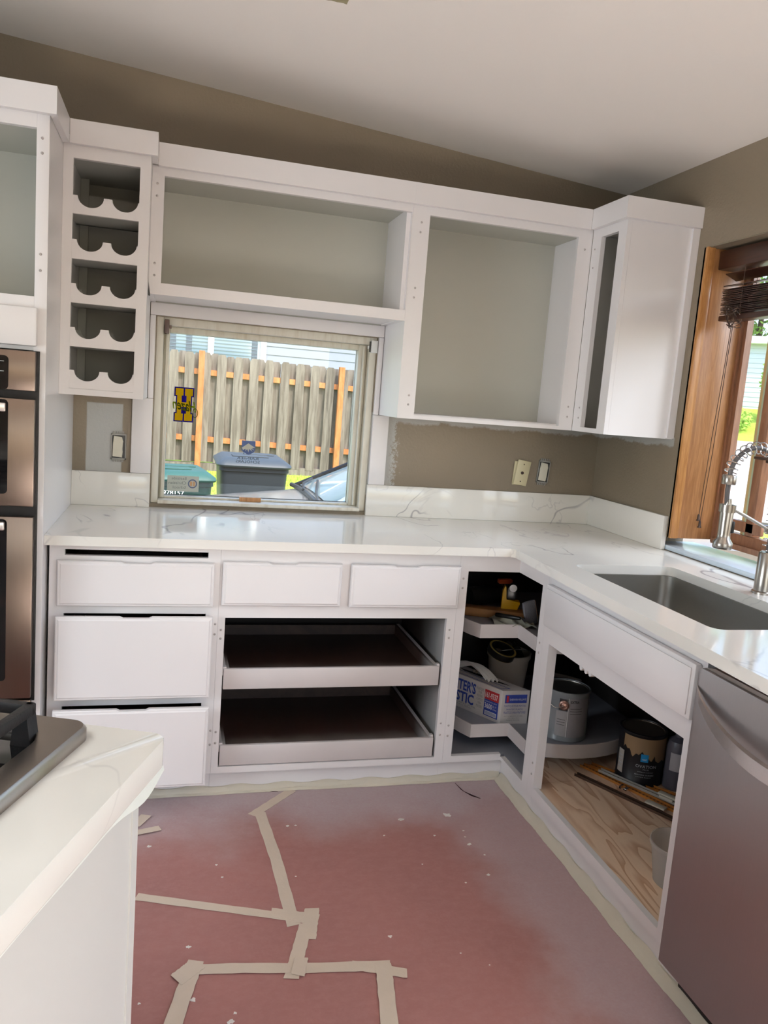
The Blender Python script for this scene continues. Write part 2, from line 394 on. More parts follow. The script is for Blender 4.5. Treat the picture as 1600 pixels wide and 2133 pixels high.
# painted boards round the window
def trim(n, a, bev=0.002): return structure(MB().box(*a, bev=bev).build('trim_%d' % n, M['paint']))
trim(2, (-2.001, -1.926, -.018, -.0005, 1.046, 1.335)); trim(3, (-1.052, -.984, -.018, -.0005, 1.046, 1.335))
trim(4, (-1.946, -1.032, -.018, -.0005, 1.650, 1.696)); trim(5, (-1.946, -1.926, -.018, -.0005, 1.336, 1.649)); trim(6, (-1.052, -1.032, -.018, -.0005, 1.336, 1.649))

# ---- window_2 (right wall, over the sink)
w2 = structure(thing('window_2', None, None, (0.2, -1.28, 0.94)))
m = MB(); m.box(.0, .188, -.613, -.590, .965, 2.04, .001); m.build('jamb_board', M['oak'], w2)
m = MB(); m.box(-.008, .026, -.623, -.609, .965, 2.04, .003); m.build('jamb_nosing', M['oak_edge'], w2)
m = MB(); m.box(.0, .188, -1.965, -1.942, .965, 2.04); m.build('jamb_board', M['oak'], w2)
m = MB(); m.box(.178, .188, -.625, -.6135, .965, 2.04); m.box(.188, .215, -.642, -.60, .955, 2.04); m.box(.188, .25, -1.97, -1.90, .955, 2.04); m.box(.188, .225, -1.90, -.642, .955, 1.012, .003); m.box(.188, .25, -1.90, -.648, 1.99, 2.04); m.box(.17, .188, -1.94, -.626, .955, .975)
m.build('window_frame', M['frame_brown'], w2)
m = MB(); m.box(.190, .205, -.86, -.645, 1.022, 1.062, .004); m.build('sash_rail', M['frame_brown'], w2)
for y in (-.745, -1.34):
    m = MB(); m.box(.20, .225, y-.018, y, 1.012, 1.99); m.build('mullion_tan', M['tan'], w2)
    m = MB(); m.box(.196, .225, y-.032, y-.0185, 1.012, 1.99); m.build('mullion_seal', M['seal'], w2)
    m = MB(); m.box(.190, .225, y-.075, y-.0325, 1.012, 1.99, .003); m.build('mullion_stile', M['frame_brown'], w2)
for a, b in ((-.745, -.642), (-1.34, -.82), (-1.90, -1.415)):
    B('window_pane', M['glass'], w2, .206, .210, a, b, 1.0, 1.99)
m = MB(); m.box(.178, .205, -.885, -.845, 1.285, 1.315, .004); m.box(.165, .18, -.875, -.80, 1.295, 1.305, .003); m.build('sash_latch', M['brown_plastic'], w2)
# quartz sill slab of the sink window
m = MB(); m.box(.0015, .187, -1.94, -.503, .916, .934, .002); tag(m.build('window_sill', M['sill']), 'glossy white quartz sill slab in the sink window recess', 'window sill')

# ================================================================== CABINETS
P = M['paint']
def bumps(pts, axis, at, parent, mat=None, r=.0035):
    m = MB()
    for a, z in pts:
        c = (a, at, z) if axis == 'y' else (at, a, z)
        m.lathe([(r*1.2, 0), (r, -.0018), (r*.4, -.003)], c, 8, axis=axis)
    o = m.build('hinge_screws', mat or M['grey_cap'], parent); o['kind'] = 'stuff'; return o
M['grey_cap'] = plain('painted screw', (176, 168, 164), 0.4)

# ---- oven tower
oc = thing('oven_cabinet', 'tall white oven tower cabinet at the left end of the counter', 'cabinet', (-2.61, -.34, 0))
B('side_panel', P, oc, -2.232, -2.213, -.661, -.001, 0, 2.15)
B('side_panel', P, oc, -3.03, -3.011, -.661, -.001, 0, 2.15)
m = MB(); m.box(-2.247, -2.213, -.68, -.661, .0, 2.115, .001); m.box(-3.03, -2.995, -.68, -.661, 0, 2.115); m.box(-2.995, -2.247, -.68, -.661, 2.076, 2.115); m.box(-2.995, -2.247, -.68, -.661, 1.463, 1.616); m.box(-2.995, -2.247, -.68, -.661, .31, .368); m.box(-2.995, -2.247, -.68, -.661, .0, .1)
m.build('face_frame', P, oc)
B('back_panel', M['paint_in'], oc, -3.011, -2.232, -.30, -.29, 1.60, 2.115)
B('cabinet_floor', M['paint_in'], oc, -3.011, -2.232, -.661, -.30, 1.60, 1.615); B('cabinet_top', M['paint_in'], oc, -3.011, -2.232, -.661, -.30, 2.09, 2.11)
m = MB(); m.box(-2.995, -2.236, -.702, -.681, 1.474, 1.584, .006); m.build('filler_front', P, oc)
m = MB(); m.box(-2.995, -2.236, -.702, -.681, .09, .355, .006); m.build('drawer_front', P, oc)
m = MB(); m.box(-3.05, -2.193, -.70, -.6805, 2.113, 2.187); m.box(-2.2125, -2.193, -.6804, -.4255, 2.113, 2.187); m.build('crown_fascia', P, oc)
bumps([(-2.232, 2.05), (-2.232, 2.01), (-2.232, 1.735), (-2.232, 1.69)], 'y', -.68, oc)

ov = thing('double_wall_oven', 'stainless steel double wall oven built into the white tower', 'oven', (-2.61, -.7, .37))
B('oven_body', M['black'], ov, -2.99, -2.25, -.66, -.10, .38, 1.455)
m = MB(); m.box(-2.99, -2.229, -.6865, -.6805, .40, 1.461); m.build('backing_trim', M['black'], ov)
def oven_panel(z0, z1, gz0, gz1, name, gx=-2.306):
    m = MB(); m.box(-2.99, -2.236, -.716, -.687, z0, z1, .002); o = m.build(name, M['steel_oven'], ov)
    # glass panel with rounded right corners
    r = .012; pts = [(-2.985, gz0)]
    for k in range(5): a = -PI/2+k*PI/8; pts.append((gx-r+r*math.cos(a), gz0+r+r*math.sin(a)))
    for k in range(5): a = k*PI/8; pts.append((gx-r+r*math.cos(a), gz1-r+r*math.sin(a)))
    pts.append((-2.985, gz1))
    MB().prism(pts, 'y', -.7185, -.7162).build('glass_panel', M['oven_glass'], o)
    return o
cpn = oven_panel(1.346, 1.459, 1.3465, 1.442, 'control_panel')
m = MB()
for z in (1.425, 1.397): m.box(-2.36, -2.318, -.7192, -.7186, z, z+.0012)
m.build('display_marks', M['white_plastic'], cpn)['kind'] = 'stuff'
d1 = oven_panel(1.009, 1.322, 1.045, 1.318, 'oven_door'); d2 = oven_panel(.418, .977, .475, .97, 'oven_door')
for d, z in ((d1, 1.297), (d2, .955)):
    m = MB(); m.box(-2.97, -2.307, -.756, -.742, z-.0125, z+.0125, .003); m.box(-2.95, -2.92, -.742, -.7186, z-.01, z+.01); m.box(-2.34, -2.32, -.742, -.7186, z-.008, z+.008); m.build('oven_handle', M['steel_light'], d)
for d, z0, z1 in ((d1, 1.07, 1.255), (d2, .53, .92)):
    MB().box(-2.985, -2.335, -.7191, -.7186, z0, z1).build('inner_window', M['black'], d)
m = MB(); m.box(-2.99, -2.236, -.71, -.687, .372, .410, .004); m.build('vent_trim', M['steel_oven'], ov)

# ---- wine rack cabinet
wr = thing('wine_rack_cabinet', 'narrow white wall cabinet with five scalloped bottle rack boards', 'cabinet', (-2.08, -.2, 1.338))
B('side_panel', P, wr, -2.2125, -2.194, -.386, -.001, 1.338, 2.15); B('side_panel', P, wr, -1.966, -1.948, -.386, -.001, 1.338, 2.15)
B('back_panel', M['rack_in'], wr, -2.194, -1.966, -.02, -.002, 1.352, 2.11); B('cabinet_floor', P, wr, -2.194, -1.966, -.386, -.02, 1.338, 1.352); B('cabinet_top', M['rack_in'], wr, -2.194, -1.966, -.386, -.02, 2.085, 2.10)
m = MB(); m.box(-2.2125, -2.182, -.405, -.386, 1.338, 2.118); m.box(-1.981, -1.948, -.405, -.386, 1.338, 2.118); m.box(-2.182, -1.981, -.405, -.386, 2.077, 2.118); m.box(-2.182, -1.981, -.405, -.386, 1.338, 1.358); m.build('face_frame', P, wr)
m = MB(); m.box(-2.1925, -1.928, -.425, -.4055, 2.115, 2.187, .001); m.box(-1.9475, -1.928, -.4055, -.3175, 2.115, 2.187); m.build('crown_fascia', P, wr)
MB().box(-2.194, -1.966, -.10, -.085, 1.99, 2.03).build('rear_rail', M['rack_in'], wr)
MB().box(-2.193, -2.165, -.105, -.09, 1.353, 2.084).build('rear_stile', M['rack_in'], wr)
def scallop(zb, zt):
    x0, x1 = -2.193, -1.967; pts = [(x0, zb), (x1, zb)]
    h = zt-zb; c1, c2, r = -2.1285, -2.0245, .0395; dep = .034
    top = [(x1, zt)]
    for c in (c2, c1):
        for k in range(15):
            a = PI*k/14; top.append((c+r*math.cos(a), zt-dep*math.sin(a)))
    top.append((x0, zt)); return pts+top
for zb, zt in ((1.910, 1.966), (1.771, 1.831), (1.633, 1.694), (1.494, 1.555), (1.3585, 1.418)):
    MB().prism(scallop(zb, zt), 'y', -.402, -.388).build('rack_board', P, wr, smooth=0)
    if zb > 1.37:
        MB().box(-2.193, -1.967, -.3875, -.20, zb, zb+.012).build('rack_shelf', M['rack_in'], wr)
        MB().prism(scallop(zb, zt), 'y', -.215, -.2005).build('rear_rack_board', M['rack_in'], wr, smooth=0)

MB().prism([(-1.9472, 1.735), (-1.9405, 1.690), (-1.9472, 1.690)], 'y', -.304, -.2975).build('joint_gap', M['black'], wr)
# ---- long wall cabinet over the window
def hbox(root, x0, x1, y0, z0, z1, fl='cabinet_floor'):
    B('side_panel', P, root, x0, x0+.018, y0+.019, -.001, z0, z1+.03); B('side_panel', P, root, x1-.018, x1, y0+.019, -.001, z0, z1+.03)
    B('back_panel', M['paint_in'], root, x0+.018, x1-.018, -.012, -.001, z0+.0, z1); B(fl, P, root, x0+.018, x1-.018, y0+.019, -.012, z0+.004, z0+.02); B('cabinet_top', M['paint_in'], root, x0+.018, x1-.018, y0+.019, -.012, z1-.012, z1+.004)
wc = thing('wall_cabinet', 'long open white wall cabinet above the small window', 'cabinet', (-1.49, -.15, 1.697))
hbox(wc, -1.9475, -1.0305, -.296, 1.697, 2.11)
m = MB(); m.box(-1.9475, -1.907, -.296, -.277, 1.697, 2.118); m.box(-1.0305, -1.033, -.296, -.277, 1.697, 2.118); m.box(-1.907, -1.033, -.296, -.277, 2.087, 2.118); m.box(-1.907, -1.033, -.296, -.277, 1.697, 1.736); m.build('face_frame', P, wc)
m = MB(); m.box(-1.9275, -1.03075, -.317, -.2965, 2.113, 2.187); m.build('crown_fascia', P, wc)
bumps([(-1.93, 2.06), (-1.93, 2.02), (-1.93, 1.80), (-1.93, 1.76)], 'y', -.296, wc)
uc = thing('wall_cabinet', 'large square open white wall cabinet right of the window', 'cabinet', (-.66, -.15, 1.337))
hbox(uc, -1.030, -.2965, -.296, 1.337, 2.11)
m = MB(); m.box(-1.030, -.964, -.296, -.277, 1.337, 2.118); m.box(-.356, -.2965, -.296, -.277, 1.337, 2.118); m.box(-.964, -.356, -.296, -.277, 2.084, 2.118); m.box(-.964, -.356, -.296, -.277, 1.337, 1.352); m.build('face_frame', P, uc)
m = MB(); m.box(-1.0305, -.3175, -.317, -.2965, 2.113, 2.187); m.build('crown_fascia', P, uc)
bumps([(-.995, 2.055), (-.997, 2.02), (-1.0, 1.82), (-1.002, 1.785), (-.99, 1.425), (-.99, 1.39), (-.325, 2.04), (-.322, 1.43), (-.322, 1.39)], 'y', -.296, uc)
kc = thing('corner_wall_cabinet', 'white wall cabinet on the right wall with a tall narrow opening', 'cabinet', (-.15, -.42, 1.337))
B('side_panel', P, kc, -.277, -.0005, -.543, -.525, 1.337, 2.15); B('side_panel', M['rack_in'], kc, -.277, -.0005, -.3155, -.2975, 1.337, 2.11); B('back_panel', M['rack_in'], kc, -.02, -.0015, -.524, -.316, 1.35, 2.10); B('cabinet_floor', P, kc, -.277, -.02, -.524, -.316, 1.3385, 1.352); B('cabinet_top', M['rack_in'], kc, -.277, -.02, -.524, -.316, 2.095, 2.11)
m = MB(); m.box(-.2955, -.2775, -.364, -.2975, 1.337, 2.118); m.box(-.2955, -.2775, -.543, -.487, 1.337, 2.118); m.box(-.2955, -.2775, -.487, -.364, 2.080, 2.118); m.box(-.2955, -.2775, -.487, -.364, 1.337, 1.355); m.build('face_frame', P, kc)
m = MB(); m.box(-.317, -.296, -.564, -.3175, 2.113, 2.187); m.box(-.2958, -.0005, -.564, -.5435, 2.113, 2.187); m.build('crown_fascia', P, kc)
m = MB(); m.box(-.03, -.0008, -.5432, -.555, 1.34, 2.112); m.build('scribe_strip', P, kc)
m = MB()
for y, z in ((-.322, 2.04), (-.322, 1.97), (-.34, 1.43), (-.34, 1.39)): m.lathe([(.004, 0), (.003, -.002)], (-.2955, y, z), 8, axis='x')
o = m.build('hinge_screws', M['grey_cap'], kc); o['kind'] = 'stuff'

# ---- base cabinets
def drawer(root, x0, x1, z0, z1, yf, boxed=True):
    m = MB(); cx = (x0+x1)/2; rings = []
    for i_, y_, dp in ((0, yf+.020, .005), (0, yf+.006, .005), (.003, yf+.0030, .003), (.0075, yf+.0025, 0), (.0115, yf, 0)):
        a, b, c, d = x0+i_, x1-i_, z0+i_, z1-i_
        pts = [(a, c), (b, c), (b, d), (cx+.05, d), (cx+.04, d-dp), (cx-.04, d-dp), (cx-.05, d), (a, d)]
        rings.append([m.v((x, y_, z)) for x, z in pts])
    for A, Bv in zip(rings, rings[1:]):
        for k in range(8): m.face([A[k], A[(k+1) % 8], Bv[(k+1) % 8], Bv[k]])
    m.face(rings[0]); m.face(rings[-1]); o = m.build('drawer', P, root, smooth=0)
    if boxed:
        q = MB(); xa, xb = x0+.03, x1-.03
        q.box(xa, xa+.012, yf+.021, yf+.5, z0+.02, z1-.03); q.box(xb-.012, xb, yf+.021, yf+.5, z0+.02, z1-.03); q.box(xa+.012, xb-.012, yf+.49, yf+.5, z0+.02, z1-.03); q.box(xa+.012, xb-.012, yf+.021, yf+.49, z0+.02, z0+.028)
        q.build('drawer_box', M['tray_wood'], o)
    return o
def carcass_y(root, x0, x1, left=True, right=True):
    if left: B('side_panel', M['cab_in_y'], root, x0, x0+.016, -.586, -.003, .0901, .8835)
    if right: B('side_panel', M['cab_in_y'], root, x1-.016, x1, -.586, -.003, .0901, .8835)
    B('back_panel', M['dark'], root, x0+.016, x1-.016, -.012, -.003, .09, .8835); B('cabinet_floor', M['cab_in_y'], root, x0+.016, x1-.016, -.586, -.012, .092, .106)
    B('toe_kick', P, root, x0, x1, -.570, -.552, .0, .0895)
ca = thing('drawer_cabinet', 'white base cabinet with three drawers, standing next to the oven tower', 'cabinet', (-1.94, -.3, 0))
carcass_y(ca, -2.204, -1.6785)
m = MB()
for a in ((-2.204, -2.159, .09, .8835), (-1.719, -1.6785, .09, .8835), (-2.159, -1.719, .862, .8835), (-2.159, -1.719, .818, .843), (-2.159, -1.719, .655, .70), (-2.159, -1.719, .345, .40), (-2.159, -1.719, .09, .11)): m.box(a[0], a[1], -.606, -.587, a[2], a[3])
m.build('face_frame', P, ca)
drawer(ca, -2.178, -1.698, .683, .829, -.630); drawer(ca, -2.178, -1.698, .382, .656, -.658); drawer(ca, -2.178, -1.698, .083, .356, -.680)
bumps([(-1.687, .62), (-1.687, .585), (-1.685, .245), (-1.685, .195)], 'y', -.606, ca)
cb = thing('pullout_cabinet', 'white base cabinet with two small drawers over two open pull-out trays', 'cabinet', (-1.26, -.3, 0))
carcass_y(cb, -1.678, -.8385)
m = MB()
for a in ((-1.678, -1.655, .09, .8835), (-.871, -.8385, .09, .8835), (-1.655, -.871, .822, .8835), (-1.655, -.871, .642, .70), (-1.30, -1.21, .70, .822), (-1.655, -.871, .09, .1125)): m.box(a[0], a[1], -.606, -.587, a[2], a[3])
m.build('face_frame', P, cb)
drawer(cb, -1.671, -1.271, .687, .836, -.628); drawer(cb, -1.239, -.841, .686, .837, -.632)
bumps([(-1.667, .60), (-1.667, .57), (-1.667, .24), (-1.667, .2), (-.857, .60), (-.857, .57), (-.857, .245), (-.857, .2)], 'y', -.606, cb)
for zf, dy in ((.388, 0), (.115, .004)):
    t = MB(); t.box(-1.651, -.879, -.600-dy, -.586-dy, zf, zf+.073, .003); tr = t.build('pullout_tray', M['shelf_edge'], cb)
    B('tray_floor', M['tray_over'], tr, -1.630, -.900, -.586-dy, -.07, zf+.018, zf+.026)
    B('tray_side', M['tray_over'], tr, -1.640, -1.630, -.5855-dy, -.06, zf+.006, zf+.066); B('tray_side', M['tray_over'], tr, -.900, -.890, -.5855-dy, -.06, zf+.006, zf+.066)
    B('tray_back', M['tray_wood'], tr, -1.630, -.900, -.07, -.06, zf+.018, zf+.066)
    for xa, xb in ((-1.6535, -1.6405), (-.889, -.8765)):
        t = MB(); t.box(xa, xb, -.585-dy, -.05, zf+.045, zf+.0665); t.box(xa+.001, xb-.001, -.592, -.575, zf+.066, zf+.078); t.build('tray_slide', M['shelf_edge'], tr)

cc = thing('corner_cabinet', 'white corner base cabinet with an open front and turning shelves', 'cabinet', (-.42, -.42, 0))
m = MB()
m.box(-.838, -.805, -.606, -.587, .09, .8835); m.box(-.805, -.606, -.606, -.587, .817, .8835); m.box(-.805, -.606, -.606, -.587, .09, .114)
m.box(-.606, -.587, -.606, -.84, .817, .8835); m.box(-.606, -.587, -.798, -.84, .09, .817); m.box(-.606, -.587, -.606, -.798, .09, .104)
m.build('face_frame', P, cc)
B('side_panel', M['grey_shelf'], cc, -.838, -.822, -.586, -.003, .0901, .8835)
B('back_panel', M['dark'], cc, -.822, -.02, -.012, -.003, .09, .8835); B('back_panel', M['dark'], cc, -.019, -.003, -.84, -.003, .09, .8835)
m = MB(); m.prism([(-.822, -.586), (-.586, -.586), (-.586, -.839), (-.578, -.839), (-.50, -.68), (-.30, -.60), (-.02, -.60), (-.02, -.013), (-.822, -.013)], 'z', .093, .105); m.build('cabinet_floor', M['grey_shelf'], cc); m = MB(); m.prism([(-.577, -.840), (-.499, -.681), (-.299, -.601), (-.021, -.601), (-.021, -.840)], 'z', .100, .1165); m.build('plywood_edge', M['ply'], cc)
B('toe_kick', P, cc, -.838, -.565, -.570, -.552, .0, .0895); B('toe_kick', P, cc, -.583, -.565, -.84, -.5705, .0, .0895)
bumps([(-.822, .79), (-.822, .755), (-.826, .235), (-.826, .195)], 'y', -.606, cc)
ls = MB(); ls.lathe([(.016, 0), (.016, .775)], (-.36, -.36, .106), 14); pole = None
lz = thing('lazy_susan', 'two-tier grey turning shelf unit in the corner base cabinet', 'turntable shelf', (-.36, -.36, .106))
ls.build('pole', M['nickel'], lz)
def pie(R, n=44, a0=None):
    """outline of a round shelf with a square notch towards the room"""
    cx, cy_, q = -.36, -.36, -.567; pts = []
    d = q-cx; ang0 = math.atan2(d, -math.sqrt(R*R-d*d)); ang1 = math.atan2(-math.sqrt(R*R-d*d), d)
    a = ang1; end = ang0+2*PI
    for k in range(n+1):
        t = a+(end-a)*k/n; pts.append((cx+R*math.cos(t), cy_+R*math.sin(t)))
    pts.append((q, q)); return pts
for z in (.166, .556):
    o = pie(.415); i = pie(.408)
    m = MB(); A = [m.v((x, y, z)) for x, y in o]; Bv = [m.v((x, y, z+.052)) for x, y in o]
    q = [(x*0.988-.36*.012, y*0.988-.36*.012) for x, y in o]
    Cv = [m.v((x, y, z+.052)) for x, y in q]; D = [m.v((x, y, z)) for x, y in q]
    n = len(o)
    for k in range(n):
        j = (k+1) % n
        for L1, L2 in ((A, Bv), (Bv, Cv), (Cv, D), (D, A)): m.face([L1[k], L1[j], L2[j], L2[k]])
    rim = m.build('shelf_rim', M['shelf_edge'], lz, smooth=30)
    m = MB(); m.prism(q, 'z', z+.02, z+.034); m.build('round_shelf', M['grey_shelf'], lz)

cs = thing('sink_cabinet', 'open white sink base cabinet with a long false drawer front', 'cabinet', (-.3, -1.25, 0))
m = MB()
m.box(-.587, -.574, -.862, -.886, .118, .636)
for a in ((-.8405, -.886, .09, .8835), (-1.618, -1.668, .09, .8835), (-.886, -1.618, .826, .8835), (-.886, -1.618, .637, .70), (-.886, -1.618, .09, .1235)): m.box(-.606, -.587, a[0], a[1], a[2], a[3])
m.build('face_frame', P, cs)
m = MB(); m.box(-.6065, -.6265, -.863, -1.652, .697, .839, .006); m.box(-.6275, -.63, -.875, -1.640, .709, .826, .001); m.build('false_front', P, cs)
B('side_panel', M['cab_in_y'], cs, -.586, -.02, -1.652, -1.668, .09, .8835); B('back_panel', M['dark'], cs, -.019, -.003, -1.668, -.8405, .09, .8835)
B('plywood_floor', M['ply'], cs, -.586, -.02, -1.651, -.842, .106, .1165)
B('toe_kick', P, cs, -.583, -.565, -1.69, -.8405, .0, .0895)
B('rear_ledge', M['grey_shelf'], cs, -.10, -.02, -1.3, -.87, .60, .66)
m = MB()
for y, z in ((-.82, .62), (-.82, .585), (-.865, .205), (-.865, .165), (-1.645, .57), (-1.648, .52), (-1.645, .31), (-1.645, .18), (-1.645, .14)): m.lathe([(.0042, 0), (.0036, -.0018), (.0015, -.003)], (-.606, y, z), 8, axis='x')
o = m.build('hinge_screws', M['grey_cap'], cs); o['kind'] = 'stuff'

# ---- quartz worktop
ct = MB()
def slab(pts): ct.prism(pts, 'z', .884, .914)
slab([(-2.2125, -.659), (-.659, -.659), (-.56, -.659), (-.56, -.001), (-2.2125, -.001)])
slab([(-.56, -.659), (-.001, -.659), (-.001, -.001), (-.56, -.001)])
slab([(-.659, -.659), (-.700, -2.32), (-.56, -2.32), (-.56, -.659)])
slab([(-.56, -.897), (-.185, -.897), (-.185, -.659), (-.56, -.659)])
slab([(-.56, -2.32), (-.185, -2.32), (-.185, -1.62), (-.56, -1.62)])
slab([(-.185, -2.32), (-.001, -2.32), (-.001, -.659), (-.185, -.659)])
for cx, cy_, sx, sy in ((-.56, -.897, 1, -1), (-.185, -.897, -1, -1), (-.56, -1.62, 1, 1), (-.185, -1.62, -1, 1)):
    r = .035; pts = [(cx, cy_)]
    for k in range(7):
        a = k*PI/12; pts.append((cx+sx*(r-r*math.sin(a)), cy_+sy*(r-r*math.cos(a))))
    ct.prism(pts, 'z', .884, .914)
slab([(-.659, -.659), (-.672, -.659), (-.659, -.672)][0:3])
bmesh.ops.remove_doubles(ct.bm, verts=ct.bm.verts, dist=1e-5)
tag(ct.build('countertop', M['quartz']), 'L-shaped glossy white quartz countertop with grey veins', 'countertop')
tag(MB().box(-2.2125, -1.9265, -.02, -.0005, .9145, 1.045, .001).build('backsplash', M['quartz']), 'short quartz backsplash strip between oven tower and window', 'backsplash')
tag(MB().box(-1.0555, -.0005, -.02, -.0005, .9145, 1.045, .001).build('backsplash', M['quartz']), 'long quartz backsplash strip right of the window', 'backsplash')
tag(MB().box(-.02, -.0005, -.5875, -.0205, .9145, 1.045, .001).build('backsplash', M['quartz']), 'quartz backsplash strip on the right wall, ending at the oak jamb', 'backsplash')

# ---- sink
sk = thing('kitchen_sink', 'dark undermount stainless sink in the white quartz countertop', 'sink', (-.37, -1.26, .66))
def rrect(x0, x1, y0, y1, r, n=6):
    pts = []
    for cx, cy_, a0 in ((x1-r, y1-r, 0), (x0+r, y1-r, PI/2), (x0+r, y0+r, PI), (x1-r, y0+r, 3*PI/2)):
        for k in range(n+1): a = a0+k*PI/2/n; pts.append((cx+r*math.cos(a), cy_+r*math.sin(a)))
    return pts
m = MB(); rings = []
for off, z in ((0.012, .883), (-.004, .883), (-.006, .70), (-.02, .668), (-.06, .662)):
    rings.append([m.v((x, y, z)) for x, y in rrect(-.56-off, -.185+off, -1.62-off, -.897+off, max(.03, .04+off*.3))])
for A, Bv in zip(rings, rings[1:]):
    for i in range(len(A)): m.face([A[i], A[(i+1) % len(A)], Bv[(i+1) % len(A)], Bv[i]])
m.face(rings[-1]); m.build('basin', M['steel_sink'], sk, solid=.0015)
m = MB(); m.lathe([(.045, .664), (.043, .667), (.03, .666), (.028, .660)], (-.37, -1.26, 0), 24); m.build('drain', M['chrome'], sk)

# ---- spring faucet
fa = thing('kitchen_faucet', 'brushed nickel spring-neck kitchen faucet standing behind the sink', 'faucet', (-.113, -1.25, .914))
fx, fy = -.113, -1.25
m = MB(); m.lathe([(.031, .9141), (.031, .920), (.026, .923), (.0255, 1.035), (.022, 1.040)], (fx, fy, 0), 28); m.build('faucet_body', M['nickel'], fa)
m = MB(); m.tube([(fx+.01, fy-.024, .985), (fx+.01, fy-.05, .985)], .013, 14); m.tube([(fx+.01, fy-.045, .985), (fx-.02, fy-.11, 1.0)], .005, 8); m.build('lever_handle', M['nickel'], fa)
cxr, rr, zc = (fx-.285)/2, (fx+.285)/2, 1.262
path = [(fx, fy, 1.04+k*(zc-1.04)/10) for k in range(11)]+[(cxr+rr*math.cos(a), fy, zc+rr*math.sin(a)) for a in [PI*k/24 for k in range(1, 24)]]
path = path+[(-.283, fy, 1.255)]
m = MB(); m.tube(path+[(-.286, fy, 1.22), (-.283, fy, 1.19), (-.279, fy, 1.175)], .0068, 10); m.build('hose', M['hose'], fa)
def along(path, s):
    L = [0]
    for a, b in zip(path, path[1:]): L.append(L[-1]+(Vector(b)-Vector(a)).length)
    d = s*L[-1]
    for i in range(len(path)-1):
        if d <= L[i+1]+1e-9:
            t = (d-L[i])/(L[i+1]-L[i]); return Vector(path[i]).lerp(Vector(path[i+1]), t), (Vector(path[i+1])-Vector(path[i])).normalized()
    return Vector(path[-1]), (Vector(path[-1])-Vector(path[-2])).normalized()
turns = 27; hel = []
for k in range(turns*14+1):
    s = k/(turns*14); p, t = along(path, s); s2 = t.cross(Vector((0, 1, 0))).normalized(); a = 2*PI*k/14
    hel.append(p + Vector((0, 1, 0))*math.cos(a)*.0175 + s2*math.sin(a)*.0175)
m = MB(); m.tube(hel, .0017, 5); m.build('spring_coil', M['chrome'], fa)
m = MB(); m.lathe([(.019, 1.237), (.020, 1.240), (.020, 1.262), (.018, 1.265)], (-.285, fy, 0), 20); m.build('hose_collar', M['nickel'], fa)
m = MB(); m.lathe([(.026, 1.048), (.0275, 1.051), (.0275, 1.066), (.019, 1.078), (.0175, 1.09), (.0195, 1.160), (.019, 1.162), (.012, 1.164), (.009, 1.195)], (-.277, fy, 0), 26); hd = m.build('spray_head', M['nickel'], fa)
m = MB(); m.box(-.262, -.252, fy-.012, fy-.004, 1.095, 1.13, .003); m.build('spray_button', M['black'], hd)
m = MB(); m.tube([(fx, fy, 1.105), (-.262, fy, 1.168)], .0052, 10); m.lathe([(.0235, 1.156), (.0235, 1.178), (.019, 1.178), (.019, 1.156)], (-.277, fy, 0), 22, caps=False); m.lathe([(.016, 1.095), (.016, 1.115)], (fx, fy, 0), 16); m.build('docking_arm', M['nickel'], fa)

# ---- dishwasher
dw = thing('dishwasher', 'stainless steel dishwasher under the right end of the counter', 'dishwasher', (-.36, -1.99, 0))
m = MB(); m.box(-.588, -.03, -2.285, -1.70, .02, .868); m.build('tub', M['dark'], dw)
m = MB(); m.prism([(-1.690, .098), (-1.690, .838), (-1.700, .848), (-2.285, .848), (-2.292, .838), (-2.292, .098)], 'x', -.648, -.589, .002); m.build('door', M['steel_dark'], dw)
m = MB(); m.prism([(-1.70, .8485), (-1.735, .858), (-2.28, .858), (-2.28, .8485)], 'x', -.640, -.592); m.build('control_strip', M['steel'], dw)
hp = []
n = 18
m = MB(); A = []
for k in range(n+1):
    t = k/n; y = -1.694-.59*t; bow = math.sin(PI*t)**.75; xo = -.6495-.048*bow; zz = .806-.052*bow; hh = .006+.026*bow**.5
    A.append([m.v((xo+.0005, y, zz)), m.v((xo-.010*bow-.0005, y, zz-.002)), m.v((xo-.012*bow-.0005, y, zz-hh)), m.v((xo+.0005, y, zz-hh-.001))])
for a, b in zip(A, A[1:]):
    for i in range(4): m.face([a[i], a[(i+1) % 4], b[(i+1) % 4], b[i]])
m.face(A[0]); m.face(A[-1][::-1]); m.build('door_handle', M['steel_light'], dw)
m = MB(); m.box(-.572, -.55, -2.29, -1.692, .0, .088); m.build('kick_plate', M['black'], dw)
m = MB(); m.box(-.60, -.45, -2.29, -1.672, .869, .8835); m.build('mounting_rail', plain('raw particle board', (150, 98, 80), 0.8), dw)

# ---- island with cooktop (turned about 21 degrees to the room)
MI = Matrix(((-.934, -.358, 0, -1.837), (.358, -.934, 0, -2.109), (0, 0, 1, 0), (0, 0, 0, 1)))
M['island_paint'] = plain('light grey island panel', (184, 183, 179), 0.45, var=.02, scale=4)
ic = thing('island_cabinet', 'white painted kitchen island base in the left foreground', 'cabinet', tuple(MI @ Vector((.6, .8, 0))))
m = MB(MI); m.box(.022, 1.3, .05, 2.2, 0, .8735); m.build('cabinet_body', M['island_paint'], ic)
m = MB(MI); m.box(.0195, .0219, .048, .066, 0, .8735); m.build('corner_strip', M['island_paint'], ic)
m = MB(MI); r = .02; pts = [(0, 2.3)]+[(r-r*math.cos(a), r-r*math.sin(a)) for a in [k*PI/12 for k in range(7)]]+[(1.35, 0), (1.35, 2.3)]
m.prism(pts, 'z', .874, .914, .0015); tag(m.build('island_countertop', M['quartz']), 'white quartz worktop on the island, cut at an angle', 'countertop')
m = MB(MI)
